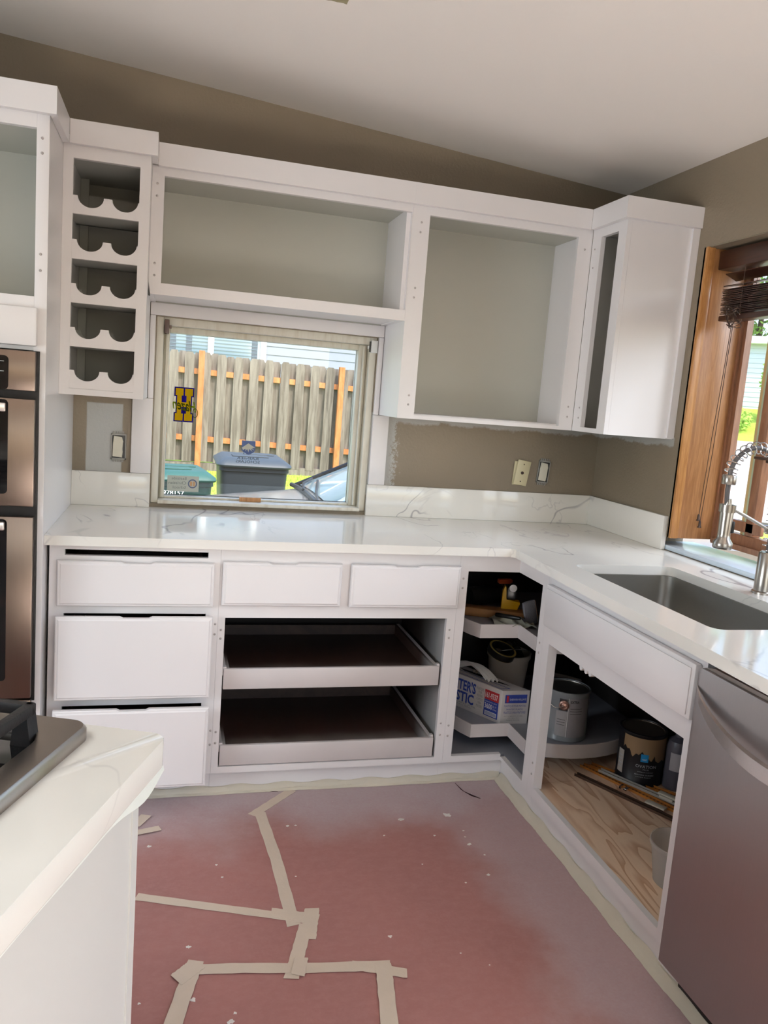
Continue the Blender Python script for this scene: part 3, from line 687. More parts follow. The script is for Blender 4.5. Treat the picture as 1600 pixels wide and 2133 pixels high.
def film(u, v):
    y = .012+u*1.33; bulge = .013*math.exp(-((y-.08)/.06)**2)+.001*math.sin(y*31)
    return (.0015-.004*v*math.exp(-((y-.08)/.07)**2), y, .8738-(.003+bulge)*v)
m.grid(film, 90, 4)
tag(m.build('protective_film', film_mat('milky plastic film', (232, 234, 226), .85, .3), solid=.0012), 'thin plastic film hanging below the island worktop edge', 'plastic film')
ck = thing('cooktop', 'stainless gas cooktop with black grates set into the island worktop', 'cooktop', tuple(MI @ Vector((.48, .29, .914))))
def rr2(x0, x1, y0, y1, r): return rrect(x0, x1, y0, y1, r, 6)
m = MB(MI); o1 = rr2(.097, .86, .028, .56, .025); o2 = rr2(.101, .856, .032, .556, .022); i1 = rr2(.137, .82, .066, .52, .05); i0 = rr2(.14, .817, .069, .517, .05)
R_ = [[m.v((x, y, z)) for x, y in ring] for ring, z in ((o1, .9142), (o1, .929), (o2, .934), (i1, .934), (i0, .922))]
for A, Bv in zip(R_, R_[1:]):
    for k in range(len(A)): m.face([A[k], A[(k+1) % len(A)], Bv[(k+1) % len(Bv)], Bv[k]])
m.build('cooktop_rim', M['steel'], ck)
m = MB(MI); m.prism(i0, 'z', .9145, .9215); m.build('burner_tray', M['oven_glass'], ck)
cast = plain('black cast iron', (24, 23, 24), .55, bump=.2)
for gx in (.15, .385, .62):
    m = MB(MI); x0, x1, y0, y1, zt = gx, gx+.205, .08, .505, .975
    for a in ((x0, x0+.013, y0, y1), (x1-.013, x1, y0, y1), (x0, x1, y0, y0+.013), (x0, x1, y1-.013, y1), (x0, x1, .285, .298)): m.box(*a, zt-.016, zt, .003)
    for cy_ in (.19, .395):
        for ax in (0, 1):
            if ax: m.box((x0+x1)/2-.006, (x0+x1)/2+.006, cy_-.08, cy_-.025, zt-.014, zt); m.box((x0+x1)/2-.006, (x0+x1)/2+.006, cy_+.025, cy_+.08, zt-.014, zt)
            else: m.box(x0+.01, x0+.075, cy_-.006, cy_+.006, zt-.014, zt); m.box(x1-.075, x1-.01, cy_-.006, cy_+.006, zt-.014, zt)
    for cx in (x0, x1-.02):
        for cy_ in (y0, .28, y1-.02):
            m.prism([(cx+.002, zt-.01), (cx+.018, zt-.01), (cx+.024, .9216), (cx-.004, .9216)], 'y', cy_, cy_+.022)
    m.build('grate', cast, ck)
    for cy_ in (.19, .395):
        m = MB(MI); m.lathe([(.045, .9216), (.045, .935), (.034, .937), (.034, .946), (.02, .949)], ((x0+x1)/2, cy_, 0), 20); m.build('burner', cast, ck)

# ---- floor paper, tape, drips
fp = thing('floor_paper', 'red protective paper sheet covering the kitchen floor', 'floor covering', (-1.2, -2.2, 0.0005))
m = MB(); m.prism([(-2.3, -.5725), (-.5855, -.5725), (-.5855, -1.69), (-.60, -2.55), (-2.3, -2.55)], 'z', .0005, .0022); m.build('paper_sheet', M['paper'], fp)
red_edge = plain('dark paper underside', (70, 34, 36), .8)
for pts in (((-.776, -.600), (-.771, -.650), (-.752, -.692), (-.722, -.722), (-.748, -.700), (-.765, -.665)), ((-1.56, -.585), (-1.50, -.581), (-1.44, -.592), (-1.50, -.589))):
    m = MB(); m.prism(pts, 'z', .0023, .0042); m.build('paper_tear', red_edge, fp)
strips = [([(-1.387, -.584), (-1.544, -.74)], .034, 'short tape strip running diagonally to the cabinet toe kick'),
 ([(-1.517, -.724), (-1.496, -1.0), (-1.486, -1.307)], .036, 'long tape strip on the red paper running away from the cabinets'),
 ([(-1.895, -1.125), (-1.734, -1.184), (-1.546, -1.252), (-1.447, -1.289)], .030, 'tape strip running from the island across to the junction of strips'),
 ([(-1.538, -1.243), (-1.416, -1.289)], .034, 'short overlapping tape piece lying on the junction, pointed right end'),
 ([(-1.427, -1.245), (-1.457, -1.366)], .040, 'short crosswise tape piece at the junction of strips'),
 ([(-1.453, -1.306), (-1.521, -1.499)], .036, 'tape strip joining the junction to the lower horizontal strip'),
 ([(-1.775, -1.429), (-1.638, -1.444), (-1.477, -1.47), (-1.271, -1.492)], .034, 'long horizontal tape strip nearest the camera on the red paper'),
 ([(-1.364, -1.478), (-1.236, -1.527)], .032, 'short tape piece ending the horizontal strip on its right'),
 ([(-1.742, -1.403), (-1.77, -1.497), (-1.83, -1.72)], .040, 'tape strip running out of the frame bottom beside the island'),
 ([(-1.286, -1.483), (-1.304, -1.581), (-1.345, -1.80)], .040, 'tape strip running out of the frame bottom at right'),
 ([(-1.79, -1.463), (-1.738, -1.415)], .045, 'torn tape patch on the left corner of the taped rectangle'),
 ([(-1.917, -.81), (-1.838, -.789)], .028, 'small tape end poking out beside the island corner'),
 ([(-1.916, -.768), (-1.882, -.706)], .034, 'pale torn tape scrap behind the island corner'),
 ([(-1.486, -1.435), (-1.504, -1.493)], .034, 'small tape patch over the horizontal strip under the joining strip')]
zt = .0024
for pts, wd, lab in strips:
    zt += .0004; m = MB(); L = [Vector((x, y, 0)) for x, y in pts]; P_ = []
    N = 14
    for k in range(N+1):
        s_ = k/N*(len(L)-1); i = min(int(s_), len(L)-2); p = L[i].lerp(L[i+1], s_-i)
        d = (L[min(i+1, len(L)-1)]-L[i]).normalized(); nn = Vector((-d.y, d.x, 0)); w_ = wd/2*(1+.05*math.sin(k*2.3+wd*900)); e = d*(.004*random.uniform(-1, 1)) if k in (0, N) else Vector()
        P_.append((p+nn*w_+e, p-nn*w_-e*.7))
    vt = [[m.v((q.x, q.y, z)) for q in pr for z in (zt, zt+.0004)] for pr in P_]
    for a, b in zip(vt, vt[1:]):
        for f in ((0, 1), (1, 3), (3, 2), (2, 0)): m.face([a[f[0]], a[f[1]], b[f[1]], b[f[0]]])
    m.face(vt[0]); m.face(vt[-1]); tag(m.build('masking_tape', M['tape'], smooth=0), lab, 'tape', 'masking tape strips on the red paper')
# crumpled masking tape along the toe kicks
def crumple(name, x0, y0, x1, y1, wd, lab):
    m = MB(); L = math.hypot(x1-x0, y1-y0); n = int(L/.012); rows = []
    dx, dy = (x1-x0)/L, (y1-y0)/L; nx, ny = (dy, -dx)
    for k in range(n+1):
        s_ = k/n*L; px, py = x0+dx*s_, y0+dy*s_; w_ = wd*(1+.08*math.sin(s_*9)+.05*math.sin(s_*31)+.07*random.random())
        prof = [(0, .026+.004*math.sin(s_*40)), (.006, .024), (.012, .012+.004*random.random()), (w_*.6, .007+.003*random.random()), (w_, .0030)]
        rows.append([m.v((px+nx*a, py+ny*a, b)) for a, b in prof])
    for a, b in zip(rows, rows[1:]):
        for i in range(4): m.face([a[i], a[i+1], b[i+1], b[i]])
    tag(m.build(name, M['tape_over'], solid=.001), lab, 'tape')
crumple('masking_tape', -1.93, -.5705, -.59, -.5705, .020, 'crumpled cream masking tape along the toe kick below the pull-out trays')
crumple('masking_tape', -.5835, -.585, -.5835, -2.3, .030, 'crumpled cream masking tape along the toe kick of the sink cabinet')
m = MB()
for x, y, r in [(-1.435, -.818, .0056), (-.885, -.814, .0146), (-1.05, -.823, .0084), (-.861, -.918, .0035), (-.968, -.934, .0038), (-.871, -.997, .0069), (-.871, -1.164, .0062), (-1.242, -1.386, .0062), (-1.752, -1.526, .008), (-1.66, -1.582, .0042), (-1.672, -1.605, .0083), (-1.871, -1.518, .0035), (-1.759, -1.347, .0059), (-1.674, -1.004, .0038), (-1.66, -1.067, .0038), (-1.134, -.913, .0035), (-1.056, -.825, .0076), (-.842, -1.061, .0031), (-1.869, -.882, .0062), (-1.45, -1.092, .0031), (-.955, -1.191, .0031), (-1.076, -1.476, .0021), (-1.017, -1.529, .0021), (-1.057, -1.084, .0031), (-1.41, -.818, .004)]:
    pts = []
    for k in range(12):
        a = 2*PI*k/12; q = r*random.uniform(.45, 1.1); pts.append((x+q*math.cos(a)*1.2, y+q*math.sin(a)))
    m.prism(pts, 'z', .0023, .0032)
tag(m.build('paint_drips', plain('dried white paint', (226, 222, 216), .5), smooth=0), 'dried white paint drips scattered on the red paper', 'paint', kind='stuff')

# ---- electrical boxes on the wall
def open_box(name, x, z, lab, tilt=0):
    t = thing(name, lab, 'outlet', (x, -.002, z))
    Mx = Matrix.Translation((x, 0, z)) @ Matrix.Rotation(math.radians(tilt), 4, 'Y')
    m = MB(Mx)
    for a in ((-.028, -.024, -.05, .05), (.024, .028, -.05, .05), (-.028, .028, -.05, -.044), (-.028, .028, .044, .05)): m.box(a[0], a[1], -.006, -.0012, a[2], a[3])
    for zz in (-.055, .055):
        for k in range(5): m.box(-.02+k*.0085, -.015+k*.0085, -.005, -.0012, zz-.004, zz+.004)
    m.build('mounting_ears', plain('paint-spotted metal', (150, 148, 142), .5, .3, var=.3, scale=60), t)
    MB(Mx).box(-.0238, .0238, -.0035, -.0012, -.0438, .0438).build('outlet_box', M['black'], t)
    m = MB(Mx); m.prism([(-.021, -.038), (.014, -.041), (.016, -.02), (.013, .0), (.017, .02), (.012, .038), (-.018, .041), (-.02, .01)], 'y', -.012, -.004, .002); m.build('paper_plug', plain('crumpled cream paper', (214, 208, 190), .8), t)
open_box('outlet_box', -2.047, 1.143, 'uncovered outlet box stuffed with paper, below the bottle rack cabinet')
open_box('outlet_box', -.254, 1.139, 'uncovered outlet box stuffed with paper, right of the almond cover plate', 4)
cp = thing('cover_plate', 'almond coaxial cover plate hanging crooked on the taupe wall', 'cover plate', (-.36, -.003, 1.13))
Mx = Matrix.Translation((-.36, 0, 1.13)) @ Matrix.Rotation(math.radians(8), 4, 'Y')
m = MB(Mx @ Matrix.Rotation(math.radians(6), 4, 'Z')); m.box(-.033, .033, -.014, -.008, -.055, .055, .002); m.build('plate', M['almond'], cp)
m = MB(Mx); m.lathe([(.007, -.0145), (.006, -.019), (.003, -.021)], (0, 0, 0), 12, axis='y'); m.lathe([(.003, -.0145), (.002, -.016)], (0, 0, .038), 8, axis='y'); m.lathe([(.003, -.0145), (.002, -.016)], (0, 0, -.038), 8, axis='y'); m.build('connector', M['brown_plastic'], cp)
m = MB(Matrix.Translation((-.364, 0, 1.127)) @ Matrix.Rotation(math.radians(2), 4, 'Y')); m.box(-.034, .034, -.007, -.0012, -.052, .052, .002); m.build('mounting_ring', M['almond'], cp)

# ---- window hardware
m = MB(); m.box(-1.894, -1.876, -.012, .020, 1.585, 1.638, .002); m.box(-1.876, -1.868, -.006, .006, 1.605, 1.617)
tag(m.build('blind_bracket', M['brown_plastic']), 'brown blind bracket in the upper left corner of the small window', 'bracket')
m = MB(); m.box(-1.082, -1.055, -.014, .018, 1.585, 1.635, .002); m.box(-1.094, -1.082, -.004, .004, 1.60, 1.612)
br = m.build('blind_bracket', M['white_plastic']); tag(br, 'white blind bracket in the upper right corner of the small window', 'bracket')
MB().box(-1.0885, -1.083, -.012, -.004, 1.588, 1.63).build('bracket_slot', M['black'], br)
m = MB(); m.box(-1.575, -1.488, .032, .054, .9445, .962, .001); tag(m.build('wood_shim', M['oak_edge'], smooth=0), 'small wooden shim lying on the bottom rail of the small window', 'wood block')

# ---- window stickers (read mirrored from inside)
def stick(name, rgb):
    t = NT(name); t.t.nodes.remove(t.b); d = t.n('ShaderNodeBsdfDiffuse'); d.inputs[0].default_value = srgb(*rgb); l = t.n('ShaderNodeBsdfTranslucent'); l.inputs[0].default_value = srgb(*rgb)
    mx = t.n('ShaderNodeMixShader'); mx.inputs[0].default_value = .65; t.t.links.new(d.outputs[0], mx.inputs[1]); t.t.links.new(l.outputs[0], mx.inputs[2]); t.t.links.new(mx.outputs[0], t.out.inputs[0]); return t.m
yg = .0958
Bl, Ye, Gn = M['sticker_blue'], M['sticker_yellow'], M['sticker_green'] = stick('sticker navy', (40, 30, 130)), stick('sticker yellow', (250, 216, 30)), stick('sticker green', (96, 104, 20))
t = thing('window_sticker', 'blue and yellow letter H sticker with mirrored green script', 'sticker', (-1.81, yg, 1.25))
def Hs(x0, x1, z0, z1, y, mat, nm, ins=0.0):
    w_ = x1-x0; h = z1-z0; cx = (x0+x1)/2
    m = MB()
    for (a, b, c, d) in ((-.5, -.02, .72, 1), (.02, .5, .72, 1), (-.5, -.02, 0, .28), (.02, .5, 0, .28), (-.40, -.10, .28, .72), (.10, .40, .28, .72), (-.10, .10, .40, .60)):
        m.box(cx+a*w_+(ins if a not in (-.10,) else 0), cx+b*w_-(ins if b != .10 else 0), y, y-.0003, z0+c*h+(ins if c in (0, .72) else -ins if c == .28 else 0), z0+d*h-(ins if d in (1, .28) else -ins if d == .72 else 0))
    return m.build(nm, mat, t)
m = MB(); m.box(-1.848, -1.771, yg, yg-.0003, 1.35, 1.387); m.box(-1.848, -1.771, yg, yg-.0003, 1.249, 1.286); m.box(-1.841, -1.778, yg, yg-.0003, 1.286, 1.35); m.build('letter_border', Bl, t)
yy = yg-.0004
m = MB()
for s_ in (-1, 1):
    cx = -1.8095
    for (a, b, c, d) in ((.003, .0335, 1.354, 1.382), (.003, .0335, 1.254, 1.282), (.0095, .0268, 1.282, 1.354)):
        m.box(cx+s_*a, cx+s_*b, yy, yy-.0003, c, d)
m.box(-1.8195, -1.7995, yy, yy-.0003, 1.309, 1.327); m.build('letter_fill', Ye, t)
lettering('Hazen', (-1.853, yy-.0006, 1.300), (.092, 0, -.012), (0, 0, .042), Gn, t, flip=True, shear=.3, bold=.02, name='script_lettering')
m = MB(); pth = [(-1.768+.010*math.cos(a)*1.0+.004, yy-.0006, 1.287+.018*math.sin(a)) for a in [k*2*PI/16 for k in range(17)]]; m.tube(pth, .0014, 5); m.build('script_loop', Gn, t)
t = thing('window_sticker', 'pale rectangular school sticker in the lower left corner of the window', 'sticker', (-1.80, yg, .967))
MB().box(-1.862, -1.737, yg, yg-.0003, .967, 1.031).build('sticker_sheet', film_mat('frosted sticker sheet', (196, 200, 190), .82), t)
txtm = plain('sticker grey ink', (112, 118, 116), .6)
for i, s_ in enumerate(('Eastside', 'Christian', 'School')):
    w_ = (.058, .070, .052)[i]; x1 = -1.787
    lettering(s_, (x1-w_, yg-.0005, 1.0145-.0185*i), (w_, 0, 0), (0, 0, .0115), txtm, t, flip=True)
m = MB(); m.lathe([(.0135, -.0001), (.0135, -.0004), (.0185, -.0004), (.0185, -.0001)], (-1.762, yg-.0003, 1.0), 24, axis='y', caps=False); m.build('seal_ring', plain('sticker slate blue', (96, 104, 130), .6), t)
m = MB(); m.box(-1.772, -1.7635, yg-.0003, yg-.0006, .991, 1.009); m.box(-1.7605, -1.752, yg-.0003, yg-.0006, .991, 1.009); m.build('open_book', plain('sticker tan', (190, 150, 110), .6), t)
t = thing('window_sticker', 'navy shield sticker with a mountain over mirrored lettering', 'sticker', (-1.54, yg, 1.09))
MB().prism([(-1.572, 1.190), (-1.516, 1.189), (-1.516, 1.150), (-1.522, 1.142), (-1.543, 1.131), (-1.566, 1.143), (-1.572, 1.150)], 'y', yg, yg-.0003).build('shield', plain('sticker steel blue', (62, 82, 128), .6), t)
m = MB()
m.prism([(-1.571, 1.160), (-1.545, 1.179), (-1.517, 1.162), (-1.53, 1.160), (-1.518, 1.150), (-1.535, 1.158), (-1.526, 1.144), (-1.541, 1.156), (-1.543, 1.142), (-1.549, 1.155), (-1.556, 1.146), (-1.556, 1.156), (-1.566, 1.150)], 'y', yg-.0003, yg-.0006); m.build('mountain', plain('sticker pale grey', (180, 180, 166), .6), t)
ink = plain('sticker dark ink', (52, 56, 60), .6)
lettering('RAINIER', (-1.589, yg-.0003, 1.112), (.088, 0, 0), (0, 0, .009), ink, t, flip=True); lettering('SCHOLARS', (-1.593, yg-.0003, 1.097), (.098, 0, 0), (0, 0, .0115), ink, t, flip=True)

# ---- wooden blind of the right window
bl = thing('wooden_blind', 'dark wooden slat blind pulled up at the top of the right window', 'blind', (.10, -1.28, 1.80))
W = M['blind']
m = MB(); m.box(.045, .112, -1.93, -.622, 1.962, 2.028, .003); m.build('headrail', W, bl)
def slat(z, tilt, x=.08):
    m = MB(Matrix.Translation((x, -1.28, z)) @ Matrix.Rotation(math.radians(tilt), 4, 'Y')); m.box(-.026, .026, -.645, .625, -.0014, .0014); m.build('slat', W, bl)
slat(1.935, 22); slat(1.905, -8)
for k in range(15): slat(1.888-.0060*k, random.uniform(-2, 2), .08+random.uniform(-.003, .003))
m = MB(); m.box(.052, .110, -1.925, -.65, 1.778, 1.797, .003); m.build('bottom_rail', W, bl)
m = MB()
for y in (-.76, -1.28, -1.80):
    for x in (.053, .107): m.tube([(x, y, 1.965), (x, y, 1.79)], .0012, 5)
m.build('ladder_cord', M['brown_plastic'], bl)
m = MB()
for j in range(5):
    pts = []; ph = random.random()*6
    for k in range(18):
        a = k/17*PI*2.2+ph; pts.append((.05+.012*math.sin(a*1.7+j), -.735+.03*math.cos(a)+.008*math.sin(3*a), 1.795+.03*math.sin(a*1.3+j)-.018*j/4))
    m.tube(pts, .0013, 5)
m.build('knotted_cord', M['brown_plastic'], bl)
m = MB(); m.tube([(.100, -.668, 1.80), (.103, -.655, 1.6), (.100, -.643, 1.35), (.098, -.633, 1.058)], .0013, 5); m.tube([(.108, -.665, 1.80), (.110, -.655, 1.6), (.112, -.643, 1.3), (.107, -.633, 1.035)], .0013, 5); m.build('pull_cord', M['brown_plastic'], bl)
for x, z in ((.098, 1.040), (.107, 1.014)):
    m = MB(); m.lathe([(.003, .024), (.0045, .020), (.005, .006), (.0075, .001), (.007, -.002)], (x, -.632, z), 12); m.build('cord_tassel', M['brown_plastic'], bl)

# ---- hole in the ceiling where a lamp was taken down
m = MB(); z0 = ZC(-1.46)
pts = [(-1.46+(.086+.005*math.sin(5*a)+.003*math.sin(13*a))*math.cos(a), -.965+(.083+.004*math.sin(7*a)+.002*math.sin(17*a))*math.sin(a)) for a in [2*PI*k/64 for k in range(64)]]
m.prism(pts, 'z', z0-.0022, z0+.002)
jb = tag(m.build('ceiling_box', plain('dark olive lamp box plate', (158, 148, 116), .6)), 'round olive plate of a removed lamp, cut by the top edge of the photo', 'ceiling plate')

# ================================================================== THINGS IN THE CABINETS
# ---- carton on the lower turning shelf
b0 = Vector((-.588, -.533, .2004)); el = Vector((-.50, .866, 0)); ee = Vector((.985, -.02, 0)).normalized(); eu = Vector((0, 0, 1)); bl_, be_, bh = .42, .112, .134
bx = thing('carton', 'white and blue painter\'s plastic carton on the lower corner shelf', 'box', tuple(b0))
card = plain('white cardboard', (196, 190, 186), .7); cblue = plain('printed blue', (34, 56, 140), .6); cred = plain('printed red', (170, 36, 44), .6); cwhite = plain('printed white', (220, 218, 216), .6); cin = plain('dark carton inside', (24, 22, 24), .9)
def BP(l, e, h): return b0+el*l+ee*e+eu*h
m = MB(); V = [m.v(BP(l, e, h)) for h in (0, bh) for l, e in ((0, 0), (bl_, 0), (bl_, be_), (0, be_))]
for f in ((0, 1, 2, 3), (0, 1, 5, 4), (1, 2, 6, 5), (2, 3, 7, 6), (3, 0, 4, 7), (4, 5, 6, 7)): m.face([V[i] for i in f])
m.build('carton_body', card, bx, smooth=0)
def side(l0, l1, h0, h1, mat, nm, d=.0006):       # patch on the long side (e = 0)
    m = MB(); a = [BP(l0, -d, h0), BP(l1, -d, h0), BP(l1, -d, h1), BP(l0, -d, h1)]; b = [q-ee*.0004 for q in a]
    A = [m.v(q) for q in a]; Bv = [m.v(q) for q in b]; m.face(A); m.face(Bv)
    for i in range(4): m.face([A[i], A[(i+1) % 4], Bv[(i+1) % 4], Bv[i]])
    return m.build(nm, mat, bx, smooth=0)
def endp(e0, e1, h0, h1, mat, nm, d=.0006):
    m = MB(); n_ = -el; a = [BP(0, e0, h0)+n_*d, BP(0, e1, h0)+n_*d, BP(0, e1, h1)+n_*d, BP(0, e0, h1)+n_*d]; b = [q+n_*.0004 for q in a]
    A = [m.v(q) for q in a]; Bv = [m.v(q) for q in b]; m.face(A); m.face(Bv)
    for i in range(4): m.face([A[i], A[(i+1) % 4], Bv[(i+1) % 4], Bv[i]])
    return m.build(nm, mat, bx, smooth=0)
side(.014, .082, .078, .116, cred, 'red_label'); side(.014, .082, .012, .0775, cblue, 'blue_label'); side(.020, .076, .016, .033, cwhite, 'barcode_field', .0012)
nn = -ee*.0022
def st(s_, l0, l1, h0, h1, mat, nm='lettering', **k): lettering(s_, BP(l1, 0, h0), BP(l0, 0, h0)-BP(l1, 0, h0), eu*(h1-h0), mat, bx, n=nn, name=nm, **k)
st('161-9337', .018, .078, .085, .108, cwhite, bold=.02); st('3600', .041, .077, .042, .064, cwhite, bold=.02); st('SQ. FT.', .019, .038, .052, .062, cwhite); st('COVERAGE', .019, .038, .043, .049, cwhite); st('CLEAR PLASTIC DROP', .019, .077, .068, .073, cwhite)
m = MB()
for k in range(22):
    l = .022+k*.0024; a = BP(l, -.0018, .018); q = [a, a+el*.0012, a+el*.0012+eu*.013, a+eu*.013]; m.face([m.v(p) for p in q])
m.build('barcode', cblue, bx, smooth=0)
st("PAINTER'S", .126, .295, .076, .121, cblue, bold=.03); st('PLASTIC', .133, .295, .028, .071, cblue, bold=.03)
st('PLASTIQUE\nPOUR\nPEINTRES\nPLASTICO\nPARA\nPINTORES', .088, .120, .032, .114, txtm, 'small_lettering')
st('9 FT x 400 FT .31 MIL\n2.7 m x 122 m', .12, .25, .012, .026, txtm, 'small_lettering')
endp(.012, .102, .084, .118, cblue, 'blue_band'); endp(.018, .026, .088, .114, cred, 'red_mark', .0012)
def et(s_, e0, e1, h0, h1, mat, nm='lettering', **k): lettering(s_, BP(0, e0, h0), ee*(e1-e0), eu*(h1-h0), mat, bx, n=-el*.0022, name=nm, **k)
et('SHERWIN-WILLIAMS', .030, .098, .095, .103, cwhite); et('PLASTIQUE POUR PEINTRES', .010, .100, .068, .077, cblue); et("PAINTER'S PLASTIC", .020, .088, .056, .063, cblue); et('PLASTICO PARA PINTORES', .010, .100, .042, .051, cblue)
et('9 FT x 400 FT .31 MIL', .012, .090, .030, .034, txtm, 'small_lettering'); et('2.7 m x 122 m x 8 mic', .028, .074, .022, .026, txtm, 'small_lettering'); et('MADE IN USA', .024, .078, .013, .018, txtm, 'small_lettering')
m = MB()
for (l0, l1, e0, e1) in ((.02, .28, .010, .014), (.02, .28, .045, .049), (.02, .025, .010, .049), (.275, .28, .010, .049)):
    m.face([m.v(BP(l, e, bh+.0008)) for l, e in ((l0, e0), (l1, e0), (l1, e1), (l0, e1))])
m.build('top_print', cblue, bx, smooth=0)
m = MB(); m.face([m.v(BP(l, e, bh+.001)) for l, e in ((.05, .078), (.11, .06), (.26, .055), (.30, .07), (.18, .085))]); m.build('dispenser_slot', cin, bx, smooth=0)
def blob(name, c, rx, ry, rz, mat, lab, cat, seed, amp=.25, n=18, group=None):
    rnd = random.Random(seed); ph = [(rnd.uniform(1.5, 4.5), rnd.uniform(0, 6), rnd.uniform(1.5, 4.5), rnd.uniform(0, 6)) for _ in range(5)]
    m = MB(); R_ = []
    for i in range(1, n):
        th = PI*i/n; ring = []
        for j in range(2*n):
            a = 2*PI*j/(2*n); q = 1+sum(amp/3*math.sin(p[0]*round(1)*th*2+p[1])*math.cos(round(p[2])*a+p[3]) for p in ph)
            ring.append(m.v((c[0]+rx*q*math.sin(th)*math.cos(a), c[1]+ry*q*math.sin(th)*math.sin(a), max(c[2]+rz*q*math.cos(th), c[3] if len(c) > 3 else -9))))
        R_.append(ring)
    for A, Bv in zip(R_, R_[1:]):
        for j in range(2*n): m.face([A[j], A[(j+1) % (2*n)], Bv[(j+1) % (2*n)], Bv[j]])
    m.face(R_[0]); m.face(R_[-1][::-1])
    return tag(m.build(name, mat, smooth=60), lab, cat, group)
pl = MB()
def sheet(u, v):
    l = .10+.20*u; e = .012+.055*v; h = bh+.004+.050*math.sin(PI*min(1, u*.9+.05))**1.2*(1-.25*v)+.006*math.sin(v*19+u*6)
    p = BP(l, e, h); return (p.x, p.y, p.z)
pl.grid(sheet, 22, 22)
tag(pl.build('plastic_sheet', film_mat('milky crumpled plastic', (220, 216, 210), .8, .35), solid=.0015), 'crumpled plastic sheeting pulled out of the painter\'s plastic carton', 'plastic sheet')

# ---- bucket behind the carton, with a roll of tape, knife and cloth
bk = thing('bucket', 'grey-white plastic bucket behind the carton on the lower corner shelf', 'bucket', (-.44, -.24, .2004))
m = MB(); m.lathe([(.070, .2004), (.086, .372), (.092, .374), (.092, .392), (.088, .394), (.085, .374), (.069, .206)], (-.44, -.24, 0), 30); m.build('bucket_body', plain('dull white bucket plastic', (176, 166, 156), .5), bk)
m = MB(); m.tube([(-.44+.094*math.cos(a), -.24-.02-.09*abs(math.sin(a))*.4, .384+.10*math.sin(a)*.35) for a in [PI*k/16 for k in range(17)]], .0018, 6); m.build('bail_handle', M['chrome'], bk)
m = MB(Matrix.Translation((-.50, -.285, .395)) @ Matrix.Rotation(math.radians(18), 4, 'X') @ Matrix.Rotation(math.radians(10), 4, 'Y')); m.lathe([(.042, 0), (.058, 0), (.058, .030), (.042, .030)], (0, 0, 0), 28, caps=False)
tr_ = m.build('tape_roll', plain('yellow tape edge', (200, 176, 96), .6)); tag(tr_, 'roll of black and yellow tape resting on the bucket rim', 'tape roll')
MB(Matrix.Translation((-.50, -.285, .395)) @ Matrix.Rotation(math.radians(18), 4, 'X') @ Matrix.Rotation(math.radians(10), 4, 'Y')).lathe([(.0585, .001), (.0592, .004), (.0592, .026), (.0585, .029), (.041, .031), (.0405, .001)], (0, 0, 0), 28, caps=False).build('tape_surface', M['black'], tr_)
blob('cloth', (-.62, -.325, .262, .2005), .058, .040, .072, plain('cream rag cloth', (196, 182, 160), .85), 'crumpled cream rag beside the bucket, behind the carton', 'cloth', 5, .3)
blob('work_glove', (-.41, -.20, .36), .05, .04, .05, M['dark'], 'dark work glove stuffed in the grey-white bucket', 'glove', 9, .3)

# ---- upper turning shelf: board, level, clamp, cloth, scraper, sanding block
zs = .5905
Mx = Matrix.Translation((-.62, -.40, zs+.0)) @ Matrix.Rotation(math.radians(-22), 4, 'Z')
hz = thing('wood_board', 'dusty orange-brown wooden board on the upper corner shelf', 'board', (-.62, -.40, zs))
MB(Mx).box(-.14, .19, -.025, .035, .0005, .034, .003).build('board_body', plain('dull orange wood', (140, 96, 50), .6, var=.2), hz)
ck2 = thing('hand_tool', 'black tool body with an orange strip lying behind the yellow clamp', 'tool', (-.52, -.26, zs))
m = MB(); m.tube([(-.66, -.27, zs+.045), (-.46, -.23, zs+.055)], .04, 16); m.build('tool_body', M['black'], ck2)
yl = plain('yellow tool plastic', (226, 176, 12), .45); m = MB(); m.box(-.53, -.47, -.27, -.245, zs+.10, zs+.118, .004); m.build('tool_stripe', plain('orange strip', (196, 84, 30), .5), ck2)
m = MB(); m.tube([(-.50, -.255, zs+.05), (-.50, -.255, zs+.105)], .012, 10); m.build('tool_post', M['black'], ck2)
yt = thing('clamp', 'yellow and black squeeze clamp standing on the upper corner shelf', 'clamp', (-.53, -.40, zs))
m = MB(Matrix.Translation((-.533, -.40, zs)) @ Matrix.Rotation(math.radians(-20), 4, 'Z')); m.prism([(-.028, .125), (-.036, .105), (-.036, .022), (-.024, .0005), (.014, .0005), (.022, .018), (.036, .058), (.034, .066), (-.020, .070), (-.021, .118)], 'y', -.017, .017, .002); m.build('clamp_jaw', yl, yt)
m = MB(Matrix.Translation((-.533, -.40, zs)) @ Matrix.Rotation(math.radians(-20), 4, 'Z')); m.box(-.018, .018, -.012, .012, .0705, .12, .004); m.lathe([(.015, -.014), (.017, -.010), (.017, .010), (.015, .014)], (.004, 0, .118), 14, axis='y'); m.box(-.018, -.004, -.013, .013, .012, .05); m.build('clamp_grip', M['black'], yt)
m = MB()
def rag(u, v):
    x = -.655+.155*u+.02*v; y = -.555+.12*v-.03*u; return (x, y, zs+.006+.012*math.sin(u*9+v*3)**2+.016*math.exp(-((v-.5)/.2)**2)*math.sin(PI*u))
m.grid(rag, 26, 14); tag(m.build('cloth', plain('grey striped rag', (150, 150, 136), .85), solid=.003), 'folded grey rag at the front of the upper corner shelf', 'cloth')
sb = thing('sanding_block', 'grey sanding block leaning up on the upper corner shelf', 'sanding block', (-.515, -.535, zs))
m = MB(Matrix.Translation((-.508, -.525, zs+.054)) @ Matrix.Rotation(math.radians(-14), 4, 'Y') @ Matrix.Rotation(math.radians(12), 4, 'Z')); m.box(-.027, .027, -.006, .006, -.050, .044, .003); m.build('block_body', plain('grey sanding sponge', (104, 104, 110), .9, bump=.4), sb)
